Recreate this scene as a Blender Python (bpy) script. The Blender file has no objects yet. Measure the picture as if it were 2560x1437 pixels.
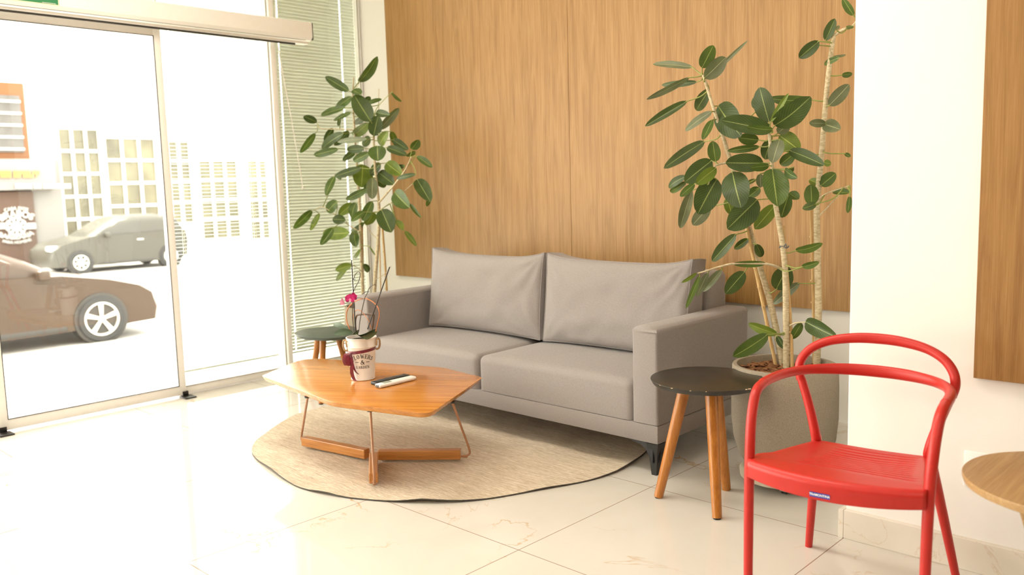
import bpy, bmesh, math, random
from mathutils import Vector as V, Matrix, noise
R = math.radians
sc = bpy.context.scene
C = sc.collection

# ------------------------------------------------------------------ camera, sky, added fill lamps, exposure
YAW, PITCH, ROLL, FPX, CAMH = 0.761419115, -0.117484004, -0.0277580294, 2146.21927, 1.245
fw = V((-math.sin(YAW)*math.cos(PITCH), math.cos(YAW)*math.cos(PITCH), math.sin(PITCH)))
rt0 = fw.cross(V((0, 0, 1))).normalized(); up0 = rt0.cross(fw)
cr, sr = math.cos(ROLL), math.sin(ROLL)
rt = rt0*cr + up0*sr; upv = up0*cr - rt0*sr
cam = bpy.data.cameras.new('camera'); co = bpy.data.objects.new('camera', cam); C.objects.link(co)
co.matrix_world = Matrix(((rt.x, upv.x, -fw.x, 0), (rt.y, upv.y, -fw.y, 0), (rt.z, upv.z, -fw.z, CAMH), (0, 0, 0, 1)))
cam.sensor_width = 36; cam.lens = FPX/2560*36; cam.clip_start = 0.05; cam.clip_end = 200
cam.dof.use_dof = True; cam.dof.focus_distance = 3.3; cam.dof.aperture_fstop = 2.7
sc.camera = co
CAM = V((0, 0, CAMH))
def ray(x, y): return rt*((x-1280)/FPX) + upv*(-(y-718.5)/FPX) + fw
def atY(x, y, Y): d = ray(x, y); return CAM + d*(Y/d.y)
def atX(x, y, X): d = ray(x, y); return CAM + d*(X/d.x)
def atZ(x, y, Z): d = ray(x, y); return CAM + d*((Z-CAMH)/d.z)

w = bpy.data.worlds.new('sky'); sc.world = w; w.use_nodes = True
bg = w.node_tree.nodes['Background']; bg.inputs[0].default_value = (1.0, .95, .875, 1); bg.inputs[1].default_value = 7.0
def sun(name, rot, e, col, ang):
    l = bpy.data.lights.new(name, 'SUN'); l.energy = e; l.color = col; l.angle = ang
    o = bpy.data.objects.new(name, l); C.objects.link(o); o.rotation_euler = rot; return o
sun('sun', (R(14), R(-17), 0), 14, (1, .93, .8), R(1.5))
def area(name, loc, rot, sx, sy, e, col=(1, .9, .76)):
    l = bpy.data.lights.new(name, 'AREA'); l.shape = 'RECTANGLE'; l.size = sx; l.size_y = sy; l.energy = e; l.color = col
    o = bpy.data.objects.new(name, l); C.objects.link(o); o.location = loc; o.rotation_euler = rot; return o
FILL_LAMPS = [(-3.6, 1.7), (-1.9, 1.7), (-3.4, -1.9), (-.9, -1.9), (1.6, .6), (1.6, -1.9)]  # unseen fill lamps, added overhead to brighten the interior
for lx, ly in FILL_LAMPS: area('fill_lamp_light', (lx, ly, 2.93), (0, 0, 0), 1.15, .55, 13 if ly > 1 else 6)
sc.view_settings.view_transform = 'Standard'; sc.view_settings.look = 'None'
sc.view_settings.exposure = 0.38; sc.view_settings.gamma = 1
sc.cycles.use_denoising = True
sc.cycles.max_bounces = 10; sc.cycles.diffuse_bounces = 5; sc.cycles.transparent_max_bounces = 16
sc.cycles.sample_clamp_indirect = 6

# ------------------------------------------------------------------ materials
MATS = {}
class N:
    def __init__(s, name):
        s.m = bpy.data.materials.new(name); s.m.use_nodes = True; s.t = s.m.node_tree; s.n = s.t.nodes; s.l = s.t.links
        s.b = s.n['Principled BSDF']; s.out = s.n['Material Output']; MATS[name] = s.m
    def new(s, typ, **k):
        x = s.n.new(typ)
        for a, v in k.items(): setattr(x, a, v)
        return x
    def link(s, a, b): s.l.new(a, b)
    def coord(s, kind='Object', scale=(1, 1, 1), rot=(0, 0, 0)):
        tc = s.new('ShaderNodeTexCoord'); mp = s.new('ShaderNodeMapping'); mp.inputs['Scale'].default_value = scale; mp.inputs['Rotation'].default_value = rot
        s.link(tc.outputs[kind], mp.inputs[0]); return mp.outputs[0]
    def noise(s, vec, scale=5, detail=4, rough=.5, dist=0):
        x = s.new('ShaderNodeTexNoise'); x.inputs['Scale'].default_value = scale; x.inputs['Detail'].default_value = detail
        x.inputs['Roughness'].default_value = rough; x.inputs['Distortion'].default_value = dist
        s.link(vec, x.inputs['Vector']); return x.outputs['Fac']
    def ramp(s, fac, stops):
        x = s.new('ShaderNodeValToRGB'); e = x.color_ramp.elements
        while len(e) < len(stops): e.new(.5)
        for i, (p, c) in enumerate(stops): e[i].position = p; e[i].color = (*c, 1) if len(c) == 3 else c
        s.link(fac, x.inputs[0]); return x.outputs[0]
    def mix(s, fac, a, b, blend='MIX'):
        x = s.new('ShaderNodeMix', data_type='RGBA', blend_type=blend)
        for i, v in ((0, fac), (6, a), (7, b)):
            if hasattr(v, 'is_output'): s.link(v, x.inputs[i])
            elif i == 0: x.inputs[0].default_value = v
            else: x.inputs[i].default_value = (*v, 1)
        return x.outputs[2]
    def math(s, op, a, b=0.0, c=0.0):
        x = s.new('ShaderNodeMath', operation=op)
        for i, v in enumerate((a, b, c)):
            if hasattr(v, 'is_output'): s.link(v, x.inputs[i])
            else: x.inputs[i].default_value = v
        return x.outputs[0]
    def bump(s, h, strength=.3, dist=.01):
        x = s.new('ShaderNodeBump'); x.inputs['Strength'].default_value = strength; x.inputs['Distance'].default_value = dist
        s.link(h, x.inputs['Height']); s.link(x.outputs[0], s.b.inputs['Normal'])
    def col(s, v):
        if hasattr(v, 'is_output'): s.link(v, s.b.inputs['Base Color'])
        else: s.b.inputs['Base Color'].default_value = (*v, 1)
    def p(s, **k):
        for a, v in k.items(): s.b.inputs[a.replace('_', ' ')].default_value = v
def plain(name, c, rough=.5, metal=0, spec=.5, nz=.06, sc_=40):
    n = N(name); f = n.noise(n.coord(), sc_, 3)
    n.col(n.ramp(f, [(.25, tuple(x*(1-nz) for x in c)), (.75, tuple(min(1, x*(1+nz)) for x in c))]))
    n.p(Roughness=rough, Metallic=metal); n.b.inputs['Specular IOR Level'].default_value = spec
    return n
def wood(name, c1, c2, c3, axis='z', scale=1., rough=.45, spec=.4, coat=0, fine=1.):
    n = N(name); s = [9., 9., 9.]; s['xyz'.index(axis)] = .55
    v = n.coord('Object', tuple(x*scale for x in s))
    a = n.noise(v, 2.2, 7, .62, .9)
    s2 = [70.*fine]*3; s2['xyz'.index(axis)] = 2.2
    b = n.noise(n.coord('Object', tuple(x*scale for x in s2)), 1.6, 4, .6, .2)
    c = n.ramp(a, [(.3, c1), (.5, c2), (.72, c3)])
    c = n.mix(n.math('MULTIPLY', n.ramp(b, [(.42, (1, 1, 1)), (.62, (0, 0, 0))]), .55), c, n.mix(1., c, (.72, .62, .52), 'MULTIPLY'))
    n.col(c); n.p(Roughness=rough); n.b.inputs['Specular IOR Level'].default_value = spec
    n.b.inputs['Coat Weight'].default_value = coat; n.b.inputs['Coat Roughness'].default_value = .12
    n.bump(b, .06, .004); return n
def glass(name, tint=(1, 1, 1), ior=1.5, rough=0.0):
    n = N(name); n.n.remove(n.b)
    fr = n.new('ShaderNodeFresnel'); 
    ge = n.new('ShaderNodeNewGeometry')   # same reflectance on both faces of the pane (light is not bent inside it)
    n.link(n.math('ADD', n.math('MULTIPLY', ge.outputs['Backfacing'], 1/ior-ior), ior), fr.inputs[0])
    t = n.new('ShaderNodeBsdfTransparent'); t.inputs[0].default_value = (*tint, 1)
    g = n.new('ShaderNodeBsdfGlossy'); g.inputs['Roughness'].default_value = rough
    m = n.new('ShaderNodeMixShader'); n.link(fr.outputs[0], m.inputs[0]); n.link(t.outputs[0], m.inputs[1]); n.link(g.outputs[0], m.inputs[2])
    n.link(m.outputs[0], n.out.inputs[0]); return n
def emit(name, c, s):
    n = N(name); n.p(**{'Emission_Strength': s}); n.b.inputs['Emission Color'].default_value = (*c, 1); n.col(c)

plain('wall_paint', (.84, .82, .78), .6, nz=.01, sc_=3)
plain('dark_panel', (.30, .18, .09), .6)
plain('ceiling_paint', (.86, .84, .8), .8, nz=.01)
plain('white_metal', (.92, .90, .87), .35, nz=.015)
plain('grey_seal', (.34, .32, .27), .6)
plain('gasket', (.05, .045, .04), .6)
plain('black_plastic', (.015, .015, .015), .35)
plain('white_plastic', (.85, .84, .82), .3, nz=.02)
plain('grey_screen', (.33, .36, .3), .25)
plain('button_grey', (.12, .12, .12), .5)
plain('slat_paint', (.66, .67, .60), .4, nz=.02)
plain('cord_white', (.9, .88, .84), .7)
plain('black_metal', (.018, .018, .019), .4)
plain('copper_paint', (.46, .24, .14), .38, .25)
plain('red_plastic', (.54, .023, .017), .38, spec=.45, nz=.03)
plain('badge_blue', (.025, .05, .36), .35)
plain('badge_white', (.9, .9, .9), .4)
plain('tag_dark', (.06, .055, .06), .5)
plain('enamel_white', (.86, .83, .79), .28, nz=.02)
plain('ink_black', (.02, .02, .02), .5)
plain('rope', (.42, .28, .15), .9, nz=.4, sc_=300)
plain('twig', (.50, .17, .05), .6, nz=.2)
plain('dark_twig', (.10, .055, .03), .6, nz=.3)
plain('orchid_stem', (.05, .035, .02), .5)
plain('orchid_leaf', (.035, .065, .022), .55, nz=.25, sc_=25)
plain('petal', (.50, .012, .14), .5, nz=.35, sc_=80)
plain('petal_pale', (.75, .32, .45), .5, nz=.3, sc_=80)
plain('soil', (.035, .02, .012), .95, nz=.5, sc_=120)
plain('trolley_beige', (.52, .46, .35), .45)
plain('stool_black', (.022, .019, .015), .33, spec=.5, nz=.3, sc_=9)
plain('stool_green', (.06, .075, .062), .35, spec=.5)
plain('chip_raw', (.62, .45, .28), .8)
plain('sticker_green', (.02, .22, .08), .4)
plain('sticker_cream', (.85, .83, .58), .5)
plain('tyre', (.03, .03, .03), .8)
plain('rim_silver', (.65, .6, .52), .35, .3)
plain('car_brown', (.05, .032, .021), .25, .0, .3)
plain('car_grey', (.05, .048, .040), .3, .0, .4)
plain('car_glass', (.38, .36, .31), .08, spec=.8)
plain('car_dark', (.03, .028, .025), .6)
plain('lamp_white', (.9, .88, .85), .2)
plain('street_asphalt', (.42, .40, .37), .9, nz=.1, sc_=2)
plain('platform_stone', (.66, .63, .58), .7, nz=.05)
plain('shop_brown', (.085, .052, .038), .8, nz=.15, sc_=1)
plain('shop_orange', (.145, .055, .014), .7)
plain('shop_glass', (.075, .07, .066), .3, nz=.3, sc_=2)
plain('shop_grey', (.20, .19, .18), .8)
plain('house_white', (.8, .77, .7), .8)
plain('house_window', (.10, .092, .055), .3, nz=.5, sc_=1.2)
plain('sign_white', (.42, .41, .39), .5)
plain('sign_gold', (.34, .20, .06), .5)
plain('tree_green', (.06, .10, .03), .8, nz=.4, sc_=4)
glass('clear_glass', (.97, .985, .965), 1.52)
glass('tinted_glass', (.925, .95, .92), 1.52)
emit('fill_glow', (1, .93, .82), 4.0)
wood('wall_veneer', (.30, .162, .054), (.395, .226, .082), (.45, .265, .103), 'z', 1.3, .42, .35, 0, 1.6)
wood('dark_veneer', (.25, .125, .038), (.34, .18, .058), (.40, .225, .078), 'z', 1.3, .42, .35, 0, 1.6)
wood('table_veneer', (.46, .165, .024), (.60, .24, .038), (.68, .30, .055), 'y', 1.1, .22, .5, .35, .7)
wood('leg_wood', (.36, .12, .018), (.48, .178, .027), (.55, .225, .042), 'z', 2.2, .3, .5, .2)
wood('bar_wood', (.40, .16, .04), (.55, .24, .062), (.62, .29, .085), 'x', 2.2, .3, .5, .2)
wood('oak_laminate', (.38, .235, .10), (.47, .30, .14), (.53, .35, .17), 'y', 1.6, .4, .4)
wood('bamboo', (.50, .33, .13), (.62, .42, .18), (.68, .49, .24), 'z', 3., .5)
# polished porcelain floor, 0.8 m tiles
n = N('floor_tile'); tc = n.new('ShaderNodeTexCoord'); sx = n.new('ShaderNodeSeparateXYZ'); n.link(tc.outputs['Object'], sx.inputs[0])
def grid(o, off):
    a = n.math('FRACT', n.math('DIVIDE', n.math('ADD', o, off), .8)); a = n.math('ABSOLUTE', n.math('SUBTRACT', a, .5))
    return n.math('GREATER_THAN', a, .5-.0017/.8)
g = n.math('MAXIMUM', grid(sx.outputs[0], 1.9555+8), grid(sx.outputs[1], -2.848+8))
obj_v = n.coord()
nz1 = n.noise(obj_v, 1.5, 5, .55, .6); nz2 = n.noise(obj_v, 1.15, 6, .55, .5); nz3 = n.noise(obj_v, 3.0, 4)
vein = n.ramp(n.math('ABSOLUTE', n.math('SUBTRACT', nz2, .5)), [(0., (1, 1, 1)), (.0042, (0, 0, 0))])
veinm = n.math('MULTIPLY', vein, n.ramp(nz3, [(.46, (0, 0, 0)), (.62, (1, 1, 1))]))
base = n.ramp(nz1, [(.3, (.625, .595, .54)), (.7, (.70, .672, .622))])
base = n.mix(n.math('MULTIPLY', veinm, .8), base, (.50, .29, .10))
n.col(n.mix(g, base, (.30, .20, .15))); n.p(Roughness=.07); n.b.inputs['Specular IOR Level'].default_value = .55
n.bump(n.math('MULTIPLY', g, -1.), .4, .002)
# skirting in the same stone
n = N('skirting_stone'); v = n.coord(); a = n.noise(v, 2.5, 5, .5, .6); b = n.noise(v, 3.1, 7, .6, 1.2)
c = n.ramp(a, [(.3, (.66, .61, .52)), (.7, (.77, .73, .65))])
n.col(n.mix(n.math('MULTIPLY', n.ramp(n.math('ABSOLUTE', n.math('SUBTRACT', b, .5)), [(0, (1, 1, 1)), (.008, (0, 0, 0))]), .35), c, (.5, .3, .1))); n.p(Roughness=.15)
# fabrics
def fabric(name, c, ws=900, bs=.25):
    n = N(name); v = n.coord(); a = n.noise(n.coord('Object', (1, 1, .15)), ws, 2); b = n.noise(n.coord('Object', (.15, .15, 1)), ws, 2); d = n.noise(v, 3, 3)
    k = n.math('ADD', n.math('MULTIPLY', a, .5), n.math('MULTIPLY', b, .5))
    cc = n.ramp(k, [(.35, tuple(x*.82 for x in c)), (.65, tuple(x*1.15 for x in c))])
    n.col(n.mix(n.math('MULTIPLY', d, .12), cc, tuple(x*.8 for x in c))); n.p(Roughness=.9); n.b.inputs['Sheen Weight'].default_value = .15
    n.b.inputs['Specular IOR Level'].default_value = .15
    n.bump(k, bs, .0015); return n
fabric('sofa_fabric', (.295, .265, .255))
n = N('rug_weave'); a = n.noise(n.coord('Object', (3, 60, 20), (0, 0, R(-4))), 3.2, 5, .7); b = n.noise(n.coord('Object', (30, 260, 30), (0, 0, R(-6))), 1.5, 2); d = n.noise(n.coord(), 2.2, 3)
k = n.math('ADD', n.math('MULTIPLY', a, .6), n.math('MULTIPLY', b, .4))
c = n.ramp(k, [(.36, (.38, .31, .23)), (.5, (.58, .495, .385)), (.64, (.80, .72, .60))])
n.col(n.mix(n.math('MULTIPLY', d, .25), c, (.42, .32, .21))); n.p(Roughness=.95); n.b.inputs['Specular IOR Level'].default_value = .1; n.bump(k, .6, .004)
plain('rug_back', (.10, .092, .08), .95)
n = N('pot_concrete'); v = n.coord(); a = n.noise(v, 330, 3, .7); b = n.noise(v, 6, 3)
c = n.ramp(a, [(.35, (.235, .195, .145)), (.65, (.37, .31, .235))]); n.col(n.mix(n.math('MULTIPLY', b, .25), c, (.22, .18, .14))); n.p(Roughness=.9); n.bump(a, .35, .003)
n = N('bark_chip'); v = n.coord(); a = n.noise(v, 60, 4, .6, .5); n.col(n.ramp(a, [(.3, (.07, .024, .008)), (.5, (.19, .075, .026)), (.7, (.34, .16, .065))])); n.p(Roughness=.85); n.bump(a, .6, .004)
n = N('trunk_bark'); v = n.coord('Object', (40, 40, 120)); a = n.noise(v, 1.2, 5, .6); b = n.noise(n.coord(), 34, 3)
c = n.ramp(a, [(.3, (.36, .28, .16)), (.55, (.56, .47, .30)), (.75, (.66, .58, .41))])
n.col(n.mix(n.ramp(b, [(.66, (0, 0, 0)), (.74, (1, 1, 1))]), c, (.28, .19, .10))); n.p(Roughness=.8); n.bump(a, .35, .003)
def leafmat(name, c, vein, under):
    n = N(name); uv = n.new('ShaderNodeUVMap'); s = n.new('ShaderNodeSeparateXYZ'); n.link(uv.outputs[0], s.inputs[0])
    au = n.math('ABSOLUTE', n.math('SUBTRACT', s.outputs[0], .5))
    mid = n.math('LESS_THAN', au, .022)
    side = n.math('FRACT', n.math('SUBTRACT', n.math('MULTIPLY', s.outputs[1], 11.), n.math('MULTIPLY', au, 9.)))
    side = n.math('MULTIPLY', n.math('LESS_THAN', side, .085), .42)
    f = n.noise(n.coord(), 14, 3)
    cc = n.ramp(f, [(.3, tuple(x*.75 for x in c)), (.7, tuple(x*1.3 for x in c))])
    cc = n.mix(n.math('MAXIMUM', mid, side), cc, vein)
    geo = n.new('ShaderNodeNewGeometry'); cc = n.mix(geo.outputs['Backfacing'], cc, n.mix(n.math('MULTIPLY', mid, .8), under, vein))
    n.col(cc); n.p(Roughness=.38); n.b.inputs['Specular IOR Level'].default_value = .3
    tr = n.new('ShaderNodeBsdfTranslucent'); n.link(n.mix(.5, cc, (.25, .42, .05)), tr.inputs[0])
    m = n.new('ShaderNodeMixShader'); m.inputs[0].default_value = .16; n.link(n.b.outputs[0], m.inputs[1]); n.link(tr.outputs[0], m.inputs[2]); n.link(m.outputs[0], n.out.inputs[0])
leafmat('leaf_dark', (.038, .062, .019), (.27, .32, .10), (.14, .17, .08))
leafmat('leaf_mid', (.058, .098, .020), (.32, .38, .10), (.16, .2, .08))
leafmat('leaf_lime', (.125, .175, .025), (.38, .42, .10), (.2, .25, .08))
leafmat('leaf_grey', (.12, .135, .075), (.36, .37, .2), (.18, .2, .12))
plain('petiole', (.24, .27, .06), .5, nz=.2)
n = N('ribbon'); n.col(n.ramp(n.noise(n.coord(), 60, 2), [(.3, (.13, .008, .022)), (.7, (.22, .014, .04))])); n.p(Roughness=.3); n.b.inputs['Sheen Weight'].default_value = .4

# ------------------------------------------------------------------ mesh helpers
class MB:
    def __init__(s): s.b = bmesh.new(); s.uv = s.b.loops.layers.uv.new('UVMap')
    def face(s, pts, mi=0):
        f = s.b.faces.new([s.b.verts.new(p) for p in pts]); f.material_index = mi; return f
    def box(s, x0, x1, y0, y1, z0, z1, bev=0, seg=2, mi=0, mat=None):
        t = bmesh.new(); bmesh.ops.create_cube(t, size=1)
        for v in t.verts: v.co = V((x0+(x1-x0)*(v.co.x+.5), y0+(y1-y0)*(v.co.y+.5), z0+(z1-z0)*(v.co.z+.5)))
        if bev: bmesh.ops.bevel(t, geom=t.edges[:], offset=bev, segments=seg, profile=.5, affect='EDGES')
        s.merge(t, mi, mat); return s
    def merge(s, t, mi=0, mat=None):
        if mat is not None: bmesh.ops.transform(t, matrix=mat, verts=t.verts)
        for f in t.faces: f.material_index = mi
        me = bpy.data.meshes.new('t'); t.to_mesh(me); t.free(); s.b.from_mesh(me); bpy.data.meshes.remove(me)
    def prism(s, pts, z0, z1, bev=0, mi=0, inset=None, seg=3):
        """polygon (x,y) extruded z0..z1; inset shrinks the bottom"""
        t = bmesh.new(); c = V((sum(p[0] for p in pts)/len(pts), sum(p[1] for p in pts)/len(pts)))
        k = 1 if inset is None else inset
        lo = [t.verts.new((c.x+(p[0]-c.x)*k, c.y+(p[1]-c.y)*k, z0)) for p in pts]; hi = [t.verts.new((p[0], p[1], z1)) for p in pts]
        t.faces.new(hi); t.faces.new(lo[::-1]); n_ = len(pts)
        for i in range(n_): t.faces.new((lo[i], lo[(i+1) % n_], hi[(i+1) % n_], hi[i]))
        bmesh.ops.recalc_face_normals(t, faces=t.faces)
        if bev: bmesh.ops.bevel(t, geom=[e for e in t.edges if abs(e.verts[0].co.z-e.verts[1].co.z) < 1e-6], offset=bev, segments=seg, profile=.5, affect='EDGES')
        s.merge(t, mi); return s
    def lathe(s, prof, c=(0, 0, 0), seg=48, mi=0, wob=0):
        rings = []
        for r, z in prof:
            rings.append([s.b.verts.new((c[0]+r*math.cos(2*math.pi*i/seg), c[1]+r*math.sin(2*math.pi*i/seg), c[2]+z)) for i in range(seg)] if r > 1e-6 else [s.b.verts.new((c[0], c[1], c[2]+z))])
        for a, b in zip(rings, rings[1:]):
            for i in range(seg):
                j = (i+1) % seg
                q = [a[i % len(a)], a[j % len(a)], b[j % len(b)], b[i % len(b)]]
                u = []
                for x in q:
                    if x not in u: u.append(x)
                if len(u) > 2: f = s.b.faces.new(u); f.material_index = mi
        return s
    def tube(s, pts, r, seg=10, sub=6, mi=0, closed=False, flat=None, caps=True):
        """smooth tube through pts; r number or per-point list; flat = per-point (scale_xy, scale_z)"""
        P = [V(p) for p in pts]; n_ = len(P); rr = r if isinstance(r, (list, tuple)) else [r]*n_
        fl = flat or [(1, 1)]*n_; Q = []; RR = []; F = []
        idx = range(n_ if closed else n_-1)
        for i in idx:
            g = (lambda k: P[k % n_]) if closed else (lambda k: P[max(0, min(n_-1, k))])
            p0, p1, p2, p3 = g(i-1), g(i), g(i+1), g(i+2)
            if not closed:
                if i == 0: p0 = p1*2-p2
                if i == n_-2: p3 = p2*2-p1
            ns = sub if n_ > 2 else 1
            for k in range(ns):
                t = k/ns; t2, t3 = t*t, t*t*t
                Q.append(.5*((2*p1)+(p2-p0)*t+(2*p0-5*p1+4*p2-p3)*t2+(3*p1-p0-3*p2+p3)*t3))
                j = (i+1) % n_; RR.append(rr[i]+(rr[j]-rr[i])*t); F.append((fl[i][0]+(fl[j][0]-fl[i][0])*t, fl[i][1]+(fl[j][1]-fl[i][1])*t))
        if not closed: Q.append(P[-1]); RR.append(rr[-1]); F.append(fl[-1])
        m = len(Q); T = []
        for i in range(m):
            a = Q[(i-1) % m] if (closed or i > 0) else Q[i]; b = Q[(i+1) % m] if (closed or i < m-1) else Q[i]
            T.append((b-a).normalized())
        nn = T[0].orthogonal().normalized(); rings = []
        for i in range(m):
            nn = (nn - T[i]*nn.dot(T[i])).normalized(); b = T[i].cross(nn)
            ring = []
            for k in range(seg):
                a = 2*math.pi*k/seg; o = (nn*math.cos(a)+b*math.sin(a))*RR[i]
                o = V((o.x*F[i][0], o.y*F[i][0], o.z*F[i][1])); ring.append(s.b.verts.new(Q[i]+o))
            rings.append(ring)
        for i in range(m if closed else m-1):
            A, B = rings[i], rings[(i+1) % m]
            for k in range(seg):
                f = s.b.faces.new((A[k], A[(k+1) % seg], B[(k+1) % seg], B[k])); f.material_index = mi
        if not closed and caps:
            f = s.b.faces.new(rings[0][::-1]); f.material_index = mi; f = s.b.faces.new(rings[-1]); f.material_index = mi
        return s
    def grid(s, fn, nu, nv, mi=0, uv=False):
        vs = [[s.b.verts.new(fn(i/nu, j/nv)) for j in range(nv+1)] for i in range(nu+1)]
        for i in range(nu):
            for j in range(nv):
                f = s.b.faces.new((vs[i][j], vs[i+1][j], vs[i+1][j+1], vs[i][j+1])); f.material_index = mi
                if uv:
                    for l, (a, b) in zip(f.loops, ((i, j), (i+1, j), (i+1, j+1), (i, j+1))): l[s.uv].uv = (b/nv, a/nu)
        return s
    def build(s, name, mats, parent=None, ang=40, smooth=True, origin=None, recalc=False, weld=0):
        if weld: bmesh.ops.remove_doubles(s.b, verts=s.b.verts, dist=weld)
        if recalc: bmesh.ops.recalc_face_normals(s.b, faces=s.b.faces)
        me = bpy.data.meshes.new(name)
        pl = parent.matrix_world.translation.copy() if False else (V(parent['o']) if parent is not None and 'o' in parent else V((0, 0, 0)))
        og = V(origin) if origin is not None else pl
        for v in s.b.verts: v.co -= og
        s.b.to_mesh(me); s.b.free()
        for m in (mats if isinstance(mats, (list, tuple)) else [mats]): me.materials.append(MATS[m])
        if smooth:
            for p in me.polygons: p.use_smooth = len(p.vertices) < 9
            me.set_sharp_from_angle(angle=R(ang))
        o = bpy.data.objects.new(name, me); C.objects.link(o)
        if parent is not None:
            o.parent = parent; o.location = og-pl
        else: o.location = og
        o['o'] = tuple(og)
        return o
def empty(name, loc): 
    o = bpy.data.objects.new(name, None); C.objects.link(o); o.location = loc; o.empty_display_size = .1; o['o'] = tuple(loc); return o
def tag(o, label, cat, group=None):
    o['label'] = label; o['category'] = cat
    if group: o['group'] = group
    return o
def thing(name, loc, label, cat, group=None): return tag(empty(name, loc), label, cat, group)
def struct(o): o['kind'] = 'structure'; return o
def text_mesh(txt, size, bold=0.0, depth=.0005, font=None):
    cu = bpy.data.curves.new('t', 'FONT'); cu.body = txt; cu.size = size; cu.align_x = 'CENTER'; cu.align_y = 'CENTER'; cu.offset = bold; cu.extrude = depth; cu.resolution_u = 3
    o = bpy.data.objects.new('t', cu); C.objects.link(o); dg = bpy.context.evaluated_depsgraph_get()
    me = bpy.data.meshes.new_from_object(o.evaluated_get(dg)); bpy.data.objects.remove(o); bpy.data.curves.remove(cu); return me
def rnd(a, b): return random.uniform(a, b)
random.seed(7)

# ------------------------------------------------------------------ room shell
XW, YB, YC, XC, HC = -5.12, 3.89, 2.862, -1.155, 3.0
struct(MB().box(-5.22, 7.1, -7.1, 4.05, -.06, 0).build('floor', 'floor_tile', smooth=False))
struct(MB().box(-5.4, 7.1, -7.2, 4.1, HC, HC+.15).build('ceiling', 'ceiling_paint', smooth=False))
struct(MB().box(-5.25, -1.0, YB, YB+.15, 0, HC).build('wall_back', 'wall_paint', smooth=False))
struct(MB().box(XC, 7.1, YC, YB+.15, 0, HC, .004).build('wall_right', 'wall_paint', smooth=False))
struct(MB().box(7.0, 7.15, -7.1, YC, 0, HC).build('wall_side', 'dark_panel', smooth=False))
struct(MB().box(-5.2, 7.1, -7.15, -7.0, 0, HC).build('wall_front', 'dark_panel', smooth=False))
# skirting
struct(MB().box(XC, 7.0, YC-.019, YC+.005, 0, .102, .002).build('baseboard_right', 'skirting_stone', smooth=False))
struct(MB().box(XC-.019, XC-.0005, YC-.019, YB-.0, 0, .102, .002).build('baseboard_column', 'skirting_stone', smooth=False))
struct(MB().box(-5.1, XC-.02, YB-.015, YB+.003, 0, .102, .002).build('baseboard_back', 'skirting_stone', smooth=False))
# veneer panels
YP = 3.862
xs = atY(1425, 400, YP).x
struct(MB().box(atY(990, 686, YP).x, xs-.0012, YP, YB+.001, .632, 2.95, .001).build('trim_1', 'wall_veneer', smooth=False))
struct(MB().box(xs+.0012, XC-.03, YP, YB+.001, .632, 2.95, .001).build('trim_2', 'wall_veneer', smooth=False, origin=(1.3, 0, .7)))
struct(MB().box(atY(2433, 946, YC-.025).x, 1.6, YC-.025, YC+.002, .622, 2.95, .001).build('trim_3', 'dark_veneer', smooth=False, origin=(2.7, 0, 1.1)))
# housings and glowing panels of the added fill lamps, unseen overhead
for i, (lx, ly) in enumerate(FILL_LAMPS):
    t = thing('fill_lamp', (lx, ly, HC), 'rectangular white fill lamp added above the lobby, out of the picture', 'light', 'added fill lamps')
    MB().box(lx-.64, lx+.64, ly-.34, ly+.34, HC-.05, HC, .004).build('housing', 'white_metal', t)
    MB().box(lx-.58, lx+.58, ly-.28, ly+.28, HC-.054, HC-.049).build('fill_panel', 'fill_glow', t)

# ------------------------------------------------------------------ glazed street front
def frame(y0, y1, z0, z1, x0, x1, sl, sr, sb, st_):
    m = MB()
    m.box(x0, x1, y0, y0+sl, z0, z1, .003); m.box(x0, x1, y1-sr, y1, z0, z1, .003)
    m.box(x0+.001, x1-.001, y0+sl-.002, y1-sr+.002, z0, z0+sb, .003); m.box(x0+.001, x1-.001, y0+sl-.002, y1-sr+.002, z1-st_, z1, .003); return m
def gasket(y0, y1, z0, z1, x, t=.004):
    m = MB()
    for a in ((y0, y0+t, z0, z1), (y1-t, y1, z0, z1), (y0, y1, z0, z0+t), (y0, y1, z1-t, z1)): m.box(x-.004, x+.002, *a)
    return m
XD = -5.10
def door(name, y0, y1):
    e = struct(frame(y0, y1, .012, 2.262, XD-.04, XD, .045, .045, .06, .078).build(name, 'white_metal'))
    gasket(y0+.043, y1-.043, .07, 2.186, XD-.0005).build('gasket', 'gasket', e, smooth=False)
    MB().box(XD-.024, XD-.016, y0+.04, y1-.04, .066, 2.19).build('glass_pane', 'clear_glass', e, smooth=False)
    return e
d1 = door('door_1', 1.342, 2.386)
MB().box(XD-.03, XD+.012, 2.342, 2.386, 2.262, 2.285).build('roller_bracket', 'gasket', d1, smooth=False)
door('door_2', .292, 1.336)
XF = -5.145
def pane(name, y0, y1, z0, z1, sl=.03, sr=.03, sb=.05, st_=.04, mat='tinted_glass'):
    e = struct(frame(y0, y1, z0, z1, XF-.045, XF+.005, sl, sr, sb, st_).build(name, 'white_metal'))
    gasket(y0+sl-.002, y1-sr+.002, z0+sb-.002, z1-st_+.002, XF+.0055, .004).build('gasket', 'grey_seal', e, smooth=False)
    MB().box(XF-.024, XF-.016, y0+sl-.004, y1-sr+.004, z0+sb-.004, z1-st_+.004).build('glass_pane', mat, e, smooth=False)
    return e
pane('window_1', 2.36, 3.135, .005, HC, .03, .01)
pane('window_2', 3.165, 3.885, .005, HC, .005, .02)
pane('window_3', .3, 2.36, 2.30, HC, .03, .03, .03, .04, 'clear_glass')
pane('window_4', -3.4, .29, .005, HC, .05, .05, mat='clear_glass')
pane('window_5', -7.0, -3.44, .005, HC, .05, .05, mat='clear_glass')
struct(MB().box(XF-.13, XF+.028, 3.13, 3.168, 0, HC, .004).build('trim_4', 'white_metal'))   # post between the fixed panes
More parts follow.
